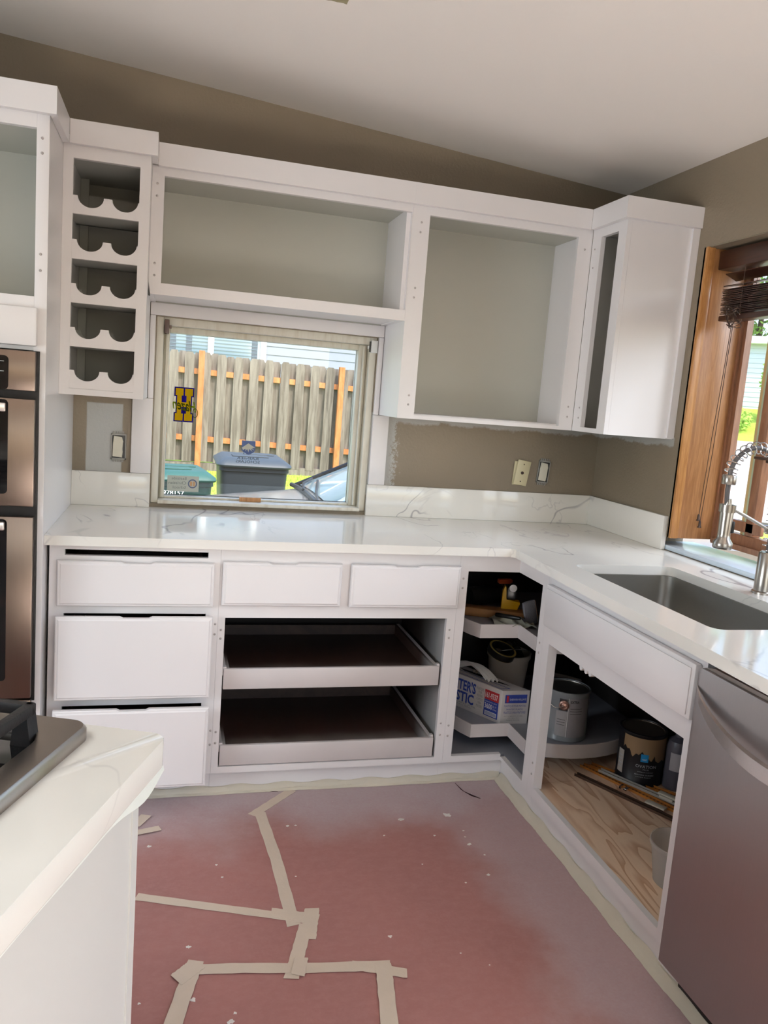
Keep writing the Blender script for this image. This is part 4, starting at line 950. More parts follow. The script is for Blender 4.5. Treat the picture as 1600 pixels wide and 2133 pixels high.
m = MB(Matrix.Translation((-.508, -.525, zs+.054)) @ Matrix.Rotation(math.radians(-14), 4, 'Y') @ Matrix.Rotation(math.radians(12), 4, 'Z')); m.box(.0275, .0295, -.005, .005, -.046, .04, .0005); m.build('abrasive_edge', plain('tan abrasive', (150, 132, 112), .9), sb)
pk = thing('putty_knife', 'steel putty knife leaning against the sanding block', 'putty knife', (-.56, -.53, zs))
m = MB(); m.prism([(-.560, zs+.040), (-.540, zs+.036), (-.516, zs+.001), (-.52, zs+.0005)], 'y', -.559, -.557); m.build('blade', M['chrome'], pk)
m = MB(); m.tube([(-.56, -.556, zs+.038), (-.59, -.52, zs+.034), (-.62, -.47, zs+.028)], [.006, .009, .008], 10); m.build('knife_handle', M['black'], pk)

# ---- paint cans
def can(root, cx, cy_, z0, R, H, body, lid, lidn='lid'):
    m = MB(); m.lathe([(R-.002, z0+.0005), (R+.001, z0+.002), (R+.001, z0+.006), (R-.001, z0+.009), (R-.001, z0+H-.012), (R+.0015, z0+H-.009), (R+.0015, z0+H), (R-.003, z0+H+.001), (R-.005, z0+H-.004), (R-.012, z0+H-.004)], (cx, cy_, 0), 44); m.build('can_body', body, root)
    m = MB(); m.lathe([(R-.0045, z0+H-.0035), (R-.0045, z0+H-.001), (R-.010, z0+H-.001), (R-.011, z0+H-.006), (.001, z0+H-.006)], (cx, cy_, 0), 36); m.build(lidn, lid, root)
def arc_patch(root, cx, cy_, R, a0, a1, z0, z1, mat, nm, d=.0006, zt=None):
    m = MB(); n = 24; V = []
    for k in range(n+1):
        a = math.radians(a0+(a1-a0)*k/n); top = zt(k/n) if zt else z1
        V.append([m.v((cx+(R+q)*math.cos(a), cy_+(R+q)*math.sin(a), z)) for q, z in ((d, z0), (d, top), (d-.0004, top), (d-.0004, z0))])
    for A, Bv in zip(V, V[1:]):
        for i in range(4): m.face([A[i], A[(i+1) % 4], Bv[(i+1) % 4], Bv[i]])
    m.face(V[0]); m.face(V[-1][::-1]); return m.build(nm, mat, root)
pc = thing('paint_can', 'translucent grey gallon can with a copper-toned handle boss on the round shelf', 'paint can', (-.372, -.634, .2005))
R1 = .084; cx1, cy1, z1 = -.372, -.634, .2005
canp = NT('scratched clear grey can plastic'); canp.set(canp.mix(canp.noise(12, 4), srgb(112, 118, 120), srgb(146, 148, 150)), .3)
can(pc, cx1, cy1, z1, R1, .188, canp.m, M['steel_sink'])
lab1 = plain('faded grey label', (136, 132, 134), .5, var=.1, scale=30); lab2 = plain('pale label', (158, 154, 154), .5, var=.08, scale=30); dkl = plain('dark label block', (44, 38, 40), .4)
arc_patch(pc, cx1, cy1, R1, 218, 246, z1+.022, z1+.118, lab2, 'label'); arc_patch(pc, cx1, cy1, R1, 249, 306, z1+.020, z1+.168, lab1, 'label'); arc_patch(pc, cx1, cy1, R1, 224, 246, z1+.120, z1+.165, dkl, 'label')
arc_patch(pc, cx1, cy1, R1, 246.6, 248, z1+.02, z1+.17, cwhite, 'label_border')
def bend_c(cx, cy_, R, a0, a1, za, zb): return lambda a, b: Vector((cx+R*math.cos(math.radians(a0+(a1-a0)*a)), cy_+R*math.sin(math.radians(a0+(a1-a0)*a)), za+(zb-za)*b))
lettering('EXTRA', 0*Vector((1, 0, 0)), (0, 0, 0), (0, 0, 0), M['black'], pc, bend=bend_c(cx1, cy1, R1+.0012, 252, 274, z1+.152, z1+.162), bold=.03)
for k, z in enumerate((.085, .075, .065, .13, .12, .11)): arc_patch(pc, cx1, cy1, R1, 222 if k < 3 else 252, 242 if k < 3 else 284, z1+z, z1+z+.0016, dkl, 'text_line', .0012)
a = math.radians(236); ex, ey = cx1+(R1+.001)*math.cos(a), cy1+(R1+.001)*math.sin(a)
Mx = Matrix.Translation((ex, ey, z1+.142)) @ Matrix.Rotation(a-PI/2, 4, 'Z')
m = MB(Mx); m.lathe([(.019, 0), (.018, .004), (.013, .007), (.009, .004), (.004, .006)], (0, 0, 0), 22, axis='y'); m.build('handle_boss', plain('copper-tinted steel', (190, 150, 135), .3, .8), pc)
m = MB(); pts = []
for k in range(14):
    q = k/13; aa = math.radians(236-78*q); rr_ = R1+.010; pts.append((cx1+rr_*math.cos(aa), cy1+rr_*math.sin(aa), z1+.142-.030*math.sin(min(1, q*3)*PI*.5)+.06*q))
m.tube(pts, .0014, 6); m.build('bail_handle', M['chrome'], pc)

oc2 = thing('paint_can', 'black gallon paint can with tan paint band on the plywood floor', 'paint can', (-.165, -.838, .117))
R2 = .082; cx2, cy2, z2 = -.165, -.838, .117
can(oc2, cx2, cy2, z2, R2, .190, plain('black can label', (20, 19, 24), .35), plain('dull bronze lid', (110, 96, 84), .4, .6))
rag_edge = lambda t: z2+.100+.018*math.sin(t*9)+.008*math.sin(t*31)-.02*t
m = MB(); n = 40; V = []
for k in range(n+1):
    a = math.radians(188+142*k/n); t_ = k/n; lo = z2+.128-.036*t_+.010*math.sin(t_*23)+.006*math.sin(t_*57) if t_ < .6 else z2+.096-.004*math.sin(t_*40)
    V.append([m.v((cx2+(R2+q)*math.cos(a), cy2+(R2+q)*math.sin(a), z)) for q, z in ((.0008, lo), (.0008, z2+.178), (.0002, z2+.178), (.0002, lo))])
for A, Bv in zip(V, V[1:]):
    for i in range(4): m.face([A[i], A[(i+1) % 4], Bv[(i+1) % 4], Bv[i]])
m.build('paint_band', plain('tan paint', (142, 116, 84), .45), oc2)
arc_patch(oc2, cx2, cy2, R2, 236, 254, z2+.094, z2+.122, plain('bright blue label', (30, 140, 200), .4), 'blue_label', .0014)
arc_patch(oc2, cx2, cy2, R2, 172, 192, z2+.03, z2+.115, plain('pale back label', (170, 164, 156), .6), 'back_label')
cgrey = plain('printed grey', (176, 178, 184), .5)
T = lambda s_, a0, a1, za, zb, mt=cgrey, nm='lettering', **k: lettering(s_, (0, 0, 0), (0, 0, 0), (0, 0, 0), mt, oc2, name=nm, bend=bend_c(cx2, cy2, R2+.0016, a0, a1, z2+za, z2+zb), **k)
T('OVATION', 226, 276, .072, .083); T('PLUS', 244, 258, .064, .068); T('INTERIOR ACRYLIC', 232, 270, .055, .058); T('BEAUTIFUL DURABLE', 226, 272, .044, .048); T('LATEX PAINT', 230, 266, .036, .039); T('PAINT', 240, 251, .100, .106, cwhite); 
for k in range(4): arc_patch(oc2, cx2, cy2, R2, 175, 189, z2+.05+.014*k, z2+.053+.014*k, cgrey, 'text_line', .0012)

bt = thing('bottle', 'dark grey round bottle with pale label behind the end stile', 'bottle', (-.062, -.865, .117))
m = MB(); m.lathe([(.040, .117), (.042, .12), (.042, .27), (.036, .292), (.016, .305), (.016, .325), (.008, .328)], (-.072, -.920, 0), 26); m.build('bottle_body', plain('dark grey bottle', (88, 84, 92), .35), bt)
arc_patch(bt, -.072, -.920, .042, 200, 262, .19, .255, plain('pale bottle label', (176, 170, 172), .5), 'bottle_label')

# ---- loose drawer slides on the plywood
gold = plain('brassy slide', (190, 124, 56), .45, .3, var=.2, scale=40); dks = plain('dark bronze slide', (84, 62, 50), .45, .4); silv = plain('pale steel slide', (176, 172, 164), .4, .3)
def rail(x0, y0, x1, y1, z, w_, mat, slotm, lab, nslots=26, sw=.45):
    L = math.hypot(x1-x0, y1-y0); Mx = Matrix.Translation((x0, y0, z)) @ Matrix.Rotation(math.atan2(y1-y0, x1-x0), 4, 'Z')
    t = thing('drawer_slide', lab, 'drawer slide', (x0, y0, z), 'loose metal slides in the sink cabinet')
    m = MB(Mx); m.box(0, L, -w_/2, w_/2, 0, .0025); m.box(0, L, -w_/2, -w_/2+.002, .0025, .009); m.box(0, L, w_/2-.002, w_/2, .0025, .009); m.build('channel', mat, t, smooth=0)
    m = MB(Mx)
    for k in range(nslots):
        s_ = (k+.5)*L/nslots; m.box(s_-L/nslots*sw/2, s_+L/nslots*sw/2, -w_*.2, w_*.2, .0026, .0032)
    o = m.build('slots', slotm, t, smooth=0); o['kind'] = 'stuff'
rail(-.300, -.735, -.055, -1.075, .117, .026, gold, dks, 'brassy slotted slide farthest back, in front of the black can', 30)
rail(-.335, -.735, -.150, -1.14, .1175, .026, gold, dks, 'brassy slotted slide in the middle of the bundle', 32)
rail(-.395, -.800, -.190, -1.19, .117, .020, dks, plain('dark slot', (30, 22, 20), .7), 'dark bronze slide nearest the cabinet opening', 26)
rail(-.300, -.800, -.120, -1.125, .128, .020, silv, M['black'], 'pale steel slotted slide lying on top of the bundle', 28, .5)
m = MB(Matrix.Translation((-.17, -1.02, .138)) @ Matrix.Rotation(math.radians(-62), 4, 'Z')); m.box(-.03, .04, -.012, .012, 0, .008, .003); m.box(-.02, .03, -.020, -.010, -.006, .004, .003); tag(m.build('tape_scrap', M['tape_over']), 'wad of masking tape wrapped on the pale steel slide', 'tape')
m = MB(Matrix.Translation((-.235, -1.055, .1275)) @ Matrix.Rotation(math.radians(-60), 4, 'Z')); m.box(-.035, .035, -.014, .012, 0, .006, .002); tag(m.build('tape_scrap', M['tape_over']), 'flat torn masking tape scrap on the dark bronze slide', 'tape')
m = MB(Matrix.Translation((-.285, -.935, .128)) @ Matrix.Rotation(math.radians(-60), 4, 'Z')); m.box(-.012, -.006, -.010, .010, 0, .010); m.box(.004, .016, -.010, .010, 0, .007, .001); tag(m.build('slide_clip', M['chrome']), 'shiny metal clip on the middle slide', 'clip')

# ---- plastic tub at the front right
tb = thing('plastic_tub', 'translucent plastic tub half hidden behind the end stile', 'tub', (-.425, -1.437, .117))
m = MB(); m.lathe([(.062, .1172), (.078, .225), (.083, .226), (.083, .236), (.080, .237), (.077, .227), (.061, .120)], (-.425, -1.437, 0), 36); m.build('tub_body', film_mat('frosted tub plastic', (206, 202, 198), .42, .3), tb)
m = MB(Matrix.Translation((-.418, -1.437, .172)) @ Matrix.Rotation(math.radians(60), 4, 'X')); m.lathe([(.045, 0), (.047, .003), (.047, .024), (.04, .026)], (0, 0, 0), 24)
tag(m.build('white_cap', M['white_plastic']), 'round white cap standing inside the frosted tub', 'cap')
# ---- tape roll scraps hanging under the false front
m = MB(); 
for y in (-1.10, -1.13, -1.155): m.prism([(y-.008, .637), (y+.008, .637), (y+.004, .626), (y-.003, .624), (y-.010, .630)], 'x', -.605, -.588)
m.build('paint_chips', M['paint'], cs)

# ================================================================== OUTDOORS
def zg(y): return -.40 if y < 3.2 else -.40+(y-3.2)*.062
grassm = NT('sunlit grass'); n1 = grassm.noise(14, 5); grassm.set(grassm.mix(n1, srgb(120, 160, 50), srgb(196, 214, 96)), .8, spec=.1)
m = MB(); m.grid(lambda u, v: (-9+16*u, 3.4+13*v, zg(3.4+13*v)), 8, 16); structure(m.build('lawn', grassm.m))
m = MB(); m.box(-12, 60, .14, 3.4, -.55, -.402); structure(m.build('driveway', plain('pale concrete driveway', (178, 170, 160), .9, var=.1, scale=4)))
rnd = random.Random(3); V = []; F = []
for k in range(16000):
    x = rnd.uniform(-3.2, 2.0); y = 3.45+6.4*rnd.random()**1.4
    if (abs(x+1.115) < .45 and abs(y-4.42) < .55) or (abs(x+1.845) < .42 and y < 4.2): continue
    h = rnd.uniform(.03, .075); a = rnd.uniform(0, PI); dx, dy = .006*math.cos(a), .006*math.sin(a); i = len(V); z = zg(y)
    V += [(x-dx, y-dy, z), (x+dx, y+dy, z), (x+rnd.uniform(-.03, .03), y+rnd.uniform(-.03, .03), z+h)]; F.append((i, i+1, i+2))
me = bpy.data.meshes.new('grass'); me.from_pydata(V, [], F); me.materials.append(grassm.m); o = bpy.data.objects.new('grass', me); COL.objects.link(o); tag(o, 'bright green grass between the bins and the fence', 'grass', kind='stuff')
# ---- shadowbox fence
def fence_mat(nm, a, b, sc=(16, 16, 1.3)):
    t = NT(nm); oi = t.n('ShaderNodeObjectInfo').outputs['Random']; tc = t.n('ShaderNodeTexCoord').outputs['Object']
    mp = t.n('ShaderNodeMapping'); t.t.links.new(tc, mp.inputs[0]); mp.inputs['Scale'].default_value = sc; cb = t.n('ShaderNodeCombineXYZ'); t.put(cb.inputs[0], t.math('MULTIPLY', oi, 40.0)); t.t.links.new(cb.outputs[0], mp.inputs['Location'])
    n = t.noise(1.6, 5, mp.outputs[0], .65, .4); c = t.mix(t.step(n, .32, .7), srgb(*a), srgb(*b)); f = t.math('ADD', .86, t.math('MULTIPLY', oi, .22))
    vr = t.n('ShaderNodeTexVoronoi'); vr.inputs['Scale'].default_value = 3.2; vr.inputs['Randomness'].default_value = 1; mp2 = t.n('ShaderNodeMapping'); t.t.links.new(tc, mp2.inputs[0]); mp2.inputs['Scale'].default_value = (1.2, 1, .55); t.t.links.new(cb.outputs[0], mp2.inputs['Location']); t.t.links.new(mp2.outputs[0], vr.inputs['Vector'])
    c = t.mix(t.math('LESS_THAN', vr.outputs['Distance'], .055), c, srgb(90, 74, 62))
    mx = t.n('ShaderNodeVectorMath', operation='SCALE'); t.put(mx.inputs[0], c); t.put(mx.inputs['Scale'], f)
    return t.set(mx.outputs[0], .85, spec=.15)
pick = fence_mat('weathered grey picket', (100, 92, 84), (138, 130, 120), (11, 11, 1.0)); cedar = fence_mat('fresh orange cedar', (168, 104, 62), (196, 134, 88), (8, 8, 2))
FY = 10.0
fe = thing('wooden_fence', 'weathered wooden shadowbox fence with orange posts and rails behind the lawn', 'fence', (-.3, FY, 0))
pw = .146; tops = [(-pw/2, 0), (pw/2, 0), (pw/2, 1.70), (pw/2-.03, 1.75), (-pw/2+.03, 1.75), (-pw/2, 1.70)]
mm = MB(); mm.prism(tops, 'y', -.009, .009); pme = mm.mesh('picket', pick, smooth=0)
ftop = lambda x: 1.905-(x+1.45)*.030
x = -4.9; k = 0
while x < 3.6:
    for dx, dy, in ((0, -.045), (.126, .045)):
        xx = x+dx+rnd.uniform(-.008, .008)
        instance(pme, 'picket', fe, Matrix.Translation((xx+.3, dy, ftop(xx)-1.75+rnd.uniform(-.012, .012))) @ Matrix.Rotation(rnd.uniform(-.006, .006), 4, 'Y'))
    x += .252; k += 1
for hz_ in (.335, 1.405):
    x0, x1 = -5.0, 3.7; m = MB(); V = []
    for xx in (x0, x1):
        zb = ftop(xx)-1.75+hz_; V.append([m.v((xx, FY+q, zb+h)) for q, h in ((-.034, 0), (.034, 0), (.034, .088), (-.034, .088))])
    for i in range(4): m.face([V[0][i], V[0][(i+1) % 4], V[1][(i+1) % 4], V[1][i]])
    m.face(V[0]); m.face(V[1]); m.build('rail', cedar, fe)
for xx in (-3.73, -1.45, .83, 3.11): B('post', cedar, fe, xx-.045, xx+.045, FY-.145, FY-.056, ftop(xx)-1.95, ftop(xx)+.03)
m = MB(); m.box(-6, 4.5, FY-.05, FY+.05, -.02, .14); m.build('rot_board', pick, fe)
# ---- neighbour's house behind the fence
nh = thing('neighbour_house', 'pale grey sided house with a blue-tinted window behind the wooden fence', 'house', (-.5, 13.8, -.2))
sid = plain('pale grey siding', (140, 146, 156), .8, var=.02)
B('house_wall', sid, nh, -7, 7.5, 13.9, 14.1, -.2, 5.0)
sm = MB(); sm.prism([(0, 0), (-.022, 0), (-.006, .178), (0, .178)], 'x', 0, 1); sme = sm.mesh('siding_board', sid, smooth=0)
def board_row(x0, x1, z): instance(sme, 'siding_board', nh, Matrix.Translation((x0+.5, .1-.001, z+.2)) @ Matrix.Diagonal((x1-x0, 1, 1, 1)))
for k in range(26):
    z = 0+.178*k
    if z > 1.2 and z < 3.5: board_row(-.02, 7.5, z); board_row(-7, -4.2, z)
    else: board_row(-7, 7.5, z)
B('window_glass', plain('blue-grey reflecting glass', (110, 136, 148), .08, spec=.8), nh, -4.2, -.05, 13.855, 13.865, 1.3, 3.5)
wt = plain('white vinyl trim', (236, 238, 236), .4)
for x0, x1, z0, z1 in ((-4.25, -4.14, 1.25, 3.55), (-.14, -.02, 1.25, 3.55), (-1.22, -1.10, 1.25, 3.55), (-4.25, -.02, 1.2, 1.3), (-4.25, -.02, 3.5, 3.6)): B('window_frame', wt, nh, x0, x1, 13.82, 13.8545, z0, z1)
dkc = plain('slate curtain', (74, 86, 98), .7)
for x0, x1 in ((-2.02, -1.86), (-1.66, -1.54), (-.32, -.2)): B('curtain', dkc, nh, x0, x1, 13.846, 13.8545, 1.31, 3.49)
m = MB()
for k in range(30): m.box(-4.1, -.2, 13.840, 13.8455, 1.36+.07*k, 1.372+.07*k)
o = m.build('blind_slats', plain('slate blind slats', (96, 118, 130), .5), nh); o['kind'] = 'stuff'
m = MB(); m.prism([(13.3, 4.75), (14.3, 5.25), (14.3, 5.35), (13.3, 4.85)], 'x', -7.3, 7.8); m.build('eave', wt, nh)
# ---- wheeled bins
def bin_(cx, cy_, zb, wd, dp, hh, body, lidm, lab, rot=0):
    Mx = Matrix.Translation((cx, cy_, zb)) @ Matrix.Rotation(math.radians(rot), 4, 'Z')
    t = thing('wheelie_bin', lab, 'wheeled bin', (cx, cy_, zb))
    m = MB(Mx); R_ = []
    for s_, z in ((.80, .03), (.96, hh-.10), (1.0, hh-.095), (1.0, hh-.05)): R_.append([m.v((x*s_, y*s_, z)) for x, y in rrect(-wd/2, wd/2, -dp/2, dp/2, .06, 4)])
    for A, Bv in zip(R_, R_[1:]):
        for i in range(len(A)): m.face([A[i], A[(i+1) % len(A)], Bv[(i+1) % len(A)], Bv[i]])
    m.face(R_[0]); m.face(R_[-1]); m.build('bin_body', body, t)
    m = MB(Mx); R_ = []
    for s_, z in ((1.05, hh-.055), (1.07, hh-.04), (1.05, hh-.022), (.93, hh+.005), (.85, hh+.022), (.72, hh+.026)): R_.append([m.v((x*s_, y*s_-.01, z)) for x, y in rrect(-wd/2, wd/2, -dp/2, dp/2, .07, 4)])
    for A, Bv in zip(R_, R_[1:]):
        for i in range(len(A)): m.face([A[i], A[(i+1) % len(A)], Bv[(i+1) % len(A)], Bv[i]])
    m.face(R_[0]); m.face(R_[-1]); lid = m.build('lid', lidm, t)
    m = MB(Mx); m.box(-wd*.30, wd*.22, -dp*.30, -dp*.08, hh+.026, hh+.036, .004); m.box(-wd*.1, wd*.34, dp*.02, dp*.25, hh+.026, hh+.036, .004); m.build('lid_panel', lidm, lid)
    m = MB(Mx); m.tube([(-wd*.42, dp/2+.05, hh-.09), (wd*.42, dp/2+.05, hh-.09)], .014, 8); m.box(-wd*.44, -wd*.38, dp/2-.02, dp/2+.05, hh-.11, hh-.07); m.box(wd*.38, wd*.44, dp/2-.02, dp/2+.05, hh-.11, hh-.07); m.build('handle', body, t)
    for s_ in (-1, 1):
        m = MB(Mx); m.lathe([(.10, 0), (.115, .01), (.115, .05), (.10, .06)], (s_*(wd/2-.02)-.03, dp/2-.03, .118), 20, axis='x'); m.build('wheel', M['black'], t)
    return t
gb = plain('grey bin plastic', (48, 56, 62), .5); gl_ = plain('grey bin lid', (66, 76, 82), .5)
bin_(-1.115, 4.42, -.345, .64, .78, 1.09, gb, gl_, 'large dark grey wheeled bin with a closed lid on the lawn')
nb = plain('green bin plastic', (18, 58, 48), .5); nl = plain('green bin lid', (54, 100, 90), .5)
g2 = bin_(-1.845, 3.70, -.37, .60, .70, 1.04, nb, nl, 'green wheeled bin with white numbers, cut by the window edge', 8)
lettering('00978157', (-1.965, 3.345, .505), (.225, .032, -.004), (0, 0, .040), wt, g2, n=(0, -.025, 0), bold=.02, name='number_lettering')
# ---- cars
def car(Mx, paint, lab, loc):
    """local: x forward length 4.5 (front at -2.25), y width 1.8, z up"""
    t = thing('car', lab, 'car', loc)
    def sec(x):
        z = .92+.10*math.sin(min(1, max(0, (x+2.25)/1.2))*PI/2) if x < -.95 else 1.02
        return z
    m = MB(Mx); prof = [(-2.25, .30), (-2.27, .55), (-2.22, .72), (-2.08, .83), (-1.7, .90), (-1.2, .955), (-.98, .985), (1.6, 1.0), (2.15, .96), (2.25, .6), (2.2, .3)]
    nv = 12; rows = []
    for x, z in prof:
        rows.append([])
        for j in range(nv+1):
            v = -1+2*j/nv; w_ = .88-.10*max(0, (-x-1.6))/.65*1.2; crown = (1-abs(v)**3.2)*.075*(1 if z > .8 else .2); side_ = .07*(abs(v)**6) if z > .8 else 0
            rows[-1].append(m.v((x-(.10*(1-v*v) if x < -2 else 0), v*w_, z+crown-side_)))
    for A, Bv in zip(rows, rows[1:]):
        for j in range(nv): m.face([A[j], A[j+1], Bv[j+1], Bv[j]])
    for sgn, j in ((-1, 0), (1, nv)):
        low = [m.v((x, sgn*.86, .28)) for x, z in prof]; up_ = [r_[j] for r_ in rows]
        for i in range(len(prof)-1): m.face([low[i], low[i+1], up_[i+1], up_[i]])
    m.build('car_body', paint, t, smooth=55)
    m = MB(Mx); R_ = []
    for x, w0, z in ((-1.0, .78, 1.02), (-.55, .74, 1.22), (-.12, .64, 1.43), (.3, .63, 1.50), (1.0, .63, 1.49), (1.55, .66, 1.36), (2.05, .74, 1.02)):
        R_.append([m.v((x, v*w0, z+.03*(1-v*v))) for v in (-1, -.5, 0, .5, 1)]+[m.v((x, w0+.05*(0 if z < 1.03 else 1), 1.0)), m.v((x, -w0-.05*(0 if z < 1.03 else 1), 1.0))])
    for A, Bv in zip(R_, R_[1:]):
        for i in range(7): m.face([A[i], A[(i+1) % 7], Bv[(i+1) % 7], Bv[i]])
    m.face(R_[0]); m.face(R_[-1]); m.build('cabin', paint, t)
    gm = plain('car window glass', (150, 170, 172), .03, spec=.9)
    m = MB(Mx); m.grid(lambda u, v: (-.98+.84*u-.004, (-1+2*v)*(.74-.12*u), 1.035+.40*u+.032*(1-(2*v-1)**2)), 6, 8); m.build('windshield', gm, t, solid=.008)
    m = MB(Mx)
    for s_ in (-1, 1): m.tube([(-1.03, s_*.77, 1.02), (-.55, s_*.735, 1.245), (-.10, s_*.635, 1.455)], .022, 8)
    m.tube([(-1.045, v*.77, 1.035+.03*(1-v*v)) for v in (-1, -.5, 0, .5, 1)], .018, 8); m.build('windshield_seal', M['black'], t)
    m = MB(Mx); m.tube([(-1.06, -.5, 1.075), (-1.0, -.1, 1.09), (-.90, .42, 1.115)], .010, 6); m.tube([(-1.06, .1, 1.08), (-1.02, .35, 1.10), (-.90, .68, 1.10)], .010, 6); m.build('wiper', M['black'], t)
    for s_ in (-1, 1):
        m = MB(Mx); m.prism([(-.75, 1.06), (-.15, 1.36), (1.2, 1.36), (1.65, 1.08)], 'y', s_*.765, s_*.755); m.build('side_window', gm, t, smooth=0)
        for x in (-1.45, 1.4):
            m = MB(Mx); m.lathe([(.22, -.1), (.32, -.09), (.32, .09), (.22, .1)], (x, s_*.80, .32), 26, axis='y'); wh = m.build('wheel', M['black'], t)
            m = MB(Mx); m.lathe([(.20, -.105), (.20, .105)], (x, s_*.80, .32), 20, axis='y'); m.build('hub', M['chrome'], wh)
        m = MB(Mx); m.box(-2.29, -2.15, s_*.72, s_*.42, .66, .78, .02); m.build('headlight', M['glass_lamp'], t)
    m = MB(Mx); m.box(-2.42, -2.2, -.35, .35, .48, .66, .01); m.build('grille', M['black'], t)
    return t
M['glass_lamp'] = plain('headlight lens', (210, 214, 216), .1)
sp = plain('silver car paint', (168, 162, 152), .18, .55, var=.02)
car(Matrix.Translation((.13, 2.28, -.365)), sp, 'silver-beige car parked right outside the small window', (.13, 2.28, -.402))

# ---- view through the right window: street, hedge, house, trees
D = Vector((.647, .762, 0)); Lx = Vector((.762, -.647, 0)); O = Vector((-1.847, -3.196, 0))
def far(d, l, z): q = O+D*d+Lx*l; return (q.x, q.y, z)
MF = Matrix(((Lx.x, D.x, 0, O.x), (Lx.y, D.y, 0, O.y), (0, 0, 1, 0), (0, 0, 0, 1)))   # local x = sideways, y = away
def zf(d): return -.401 if d < 17 else (-.40+(d-17)*.075 if d < 34 else .875+(d-34)*.19)
m = MB(MF); rows = [[m.v((l, d, zf(d)+.0)) for l in (-9, 9)] for d in (17, 34)]; m.face([rows[0][0], rows[0][1], rows[1][1], rows[1][0]]); structure(m.build('street', plain('pale street concrete', (190, 182, 172), .9, var=.12, scale=1.2)))
m = MB(MF); m.grid(lambda u, v: (-16+32*u, 34+10*v, zf(34+10*v)), 8, 8); structure(m.build('hillside_lawn', grassm.m))
def leafy(name, c, r, n, size, mat, parent=None, seed=1):
    rnd = random.Random(seed); V = []; F = []
    for k in range(n):
        a, b = rnd.uniform(0, 2*PI), math.acos(rnd.uniform(-1, 1)); q = rnd.uniform(.55, 1.0)**.6*(1+.22*math.sin(3*a+seed)*math.sin(2*b+1))
        p = Vector((c[0]+r[0]*q*math.sin(b)*math.cos(a), c[1]+r[1]*q*math.sin(b)*math.sin(a), c[2]+r[2]*q*math.cos(b)))
        u = Vector((rnd.gauss(0, 1), rnd.gauss(0, 1), rnd.gauss(0, 1))).normalized(); w_ = u.orthogonal().normalized(); s_ = size*rnd.uniform(.5, 1.3); i = len(V)
        V += [p-u*s_, p+w_*s_*.55, p+u*s_, p-w_*s_*.55]; F.append((i, i+1, i+2, i+3))
    off = Vector(OW[parent.name]) if parent else Vector((c[0], c[1], c[2]-r[2]))
    me = bpy.data.meshes.new(name); me.from_pydata([tuple(v-off) for v in V], [], F); me.materials.append(mat)
    o = bpy.data.objects.new(name, me); COL.objects.link(o)
    if parent: o.parent = parent
    else: o.location = off
    return o
leaf = plain('spring green leaves', (120, 160, 66), .7, var=.35, scale=1.2); leaf2 = plain('bright shrub leaves', (150, 186, 70), .7, var=.3, scale=4); bark = plain('grey brown bark', (92, 80, 68), .9)
def tree(cd, cl_, zb, zt_, r, mat, lab, seed, n=6000, size=.16, cat='tree', name='leafy_tree'):
    base = far(cd, cl_, zb); t = thing(name, lab, cat, base)
    m = MB(); m.tube([base, (base[0], base[1], zb+(zt_-zb)*.6)], [.04*r+.06, .02*r+.03], 8); m.build('trunk', bark, t)
    o = leafy('foliage', (base[0], base[1], (zb+zt_)/2+(zt_-zb)*.1), (r, r, (zt_-zb)*.45), n, size, mat, t, seed); o['kind'] = 'stuff'
tree(56, -1.0, 3.0, 14.5, 4.8, leaf, 'tall bright green tree rising behind the pale blue house', 4, 9000, .22)
tree(60, 10.0, 3.0, 13, 5.5, leaf, 'tall green tree at the right edge, behind the blue house', 11, 8000, .24)
tree(49.5, -3.4, 2.4, 7.2, 1.6, plain('red maple leaves', (170, 90, 80), .7, var=.3, scale=3), 'small reddish tree above the roof of the blue house', 21, 2500, .14)
ph_ = thing('neighbour_house', 'pale blue sided house with a flat white roof edge across the street', 'house', far(44, 0, zf(44)))
bs = plain('pale blue siding', (204, 212, 224), .8, var=.02)
m = MB(MF); m.box(-9, 10, 41.5, 46, 1.9, 5.45); m.build('house_wall', bs, ph_)
s2 = MB(); s2.prism([(0, 0), (-.03, 0), (-.008, .22), (0, .22)], 'x', 0, 1); s2me = s2.mesh('siding_board', bs, smooth=0); Wp = Vector(OW[ph_.name])
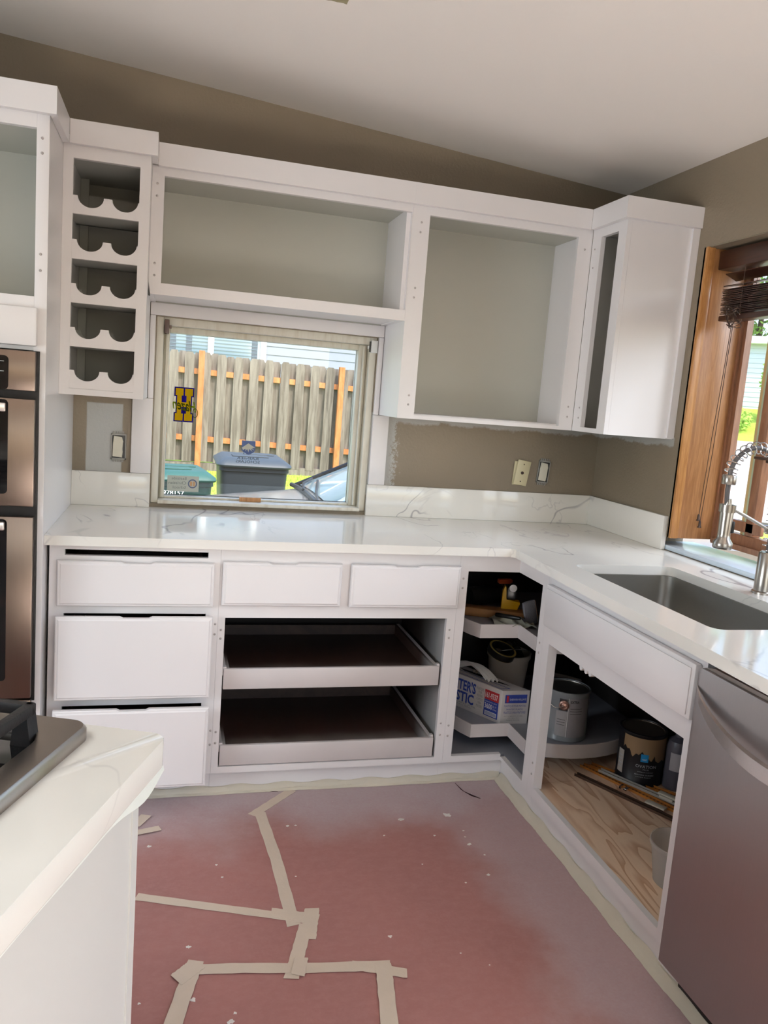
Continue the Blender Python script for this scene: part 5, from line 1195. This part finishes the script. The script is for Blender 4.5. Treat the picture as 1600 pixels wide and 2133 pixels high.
for k in range(15):
    Mx = Matrix.Translation(-Wp) @ MF @ Matrix.Translation((-9, 41.499, 1.95+.225*k)) @ Matrix.Diagonal((19, 1, 1, 1)); instance(s2me, 'siding_board', ph_, Mx)
m = MB(MF); m.box(-9.6, 10.6, 40.9, 46.5, 5.30, 5.62); m.build('roof_fascia', wt, ph_)
m = MB(MF); m.box(-.2, 2.6, 41.44, 41.468, 3.35, 4.75); fr = m.build('window', wt, ph_)
m = MB(MF); m.box(-.05, 1.15, 41.42, 41.439, 3.5, 4.6); m.box(1.27, 2.45, 41.42, 41.439, 3.5, 4.6); m.build('pane', M['oven_glass'], fr)
tree(38.5, .55, 1.7, 4.7, 1.05, leaf2, 'round shrub in front of the pale blue house', 7, 3000, .09, 'shrub', 'garden_shrub')
for k in range(4):
    c = far(36.2+.2*(k % 2), -4.5+3.0*k, zf(36)); o = leafy('hedge_plant', (c[0], c[1], c[2]+.42), (1.2, 1.2, .5), 1200, .09, leaf2, None, 40+k); o['kind'] = 'stuff'
    tag(o, 'low sunlit hedge clump at the foot of the blue house lawn, %s from the left' % ('first', 'second', 'third', 'fourth')[k], 'hedge', 'low hedge clumps across the street')
cpos = far(31, 2.3, zf(31)); car(Matrix.Translation(cpos) @ Matrix.Rotation(math.radians(-40), 4, 'Z'), plain('dark grey car paint', (60, 66, 74), .2, .5), 'dark car parked across the street, half behind the mullion', cpos)
wf = thing('wire_fence', 'low chain-link fence outside the sink window', 'fence', far(9.2, .5, -.40))
m = MB(MF)
for k in range(70):
    for s_ in (-1, 1):
        x0 = -2.6+k*.09
        m.tube([(x0, 9.2+.004*s_, -.38), (x0+s_*.75, 9.2+.004*s_, .37)], .0028, 4, caps=False)
o = m.build('wire_mesh', M['chrome'], wf); o['kind'] = 'stuff'
for l in (-2.4, 0.1, 2.6):
    m = MB(MF); m.tube([(l, 9.2, -.40), (l, 9.2, .42)], .024, 10); m.build('fence_post', M['chrome'], wf)
m = MB(MF); m.tube([(-2.6, 9.2, .385), (3.6, 9.2, .385)], .018, 8); m.build('top_rail', M['chrome'], wf)
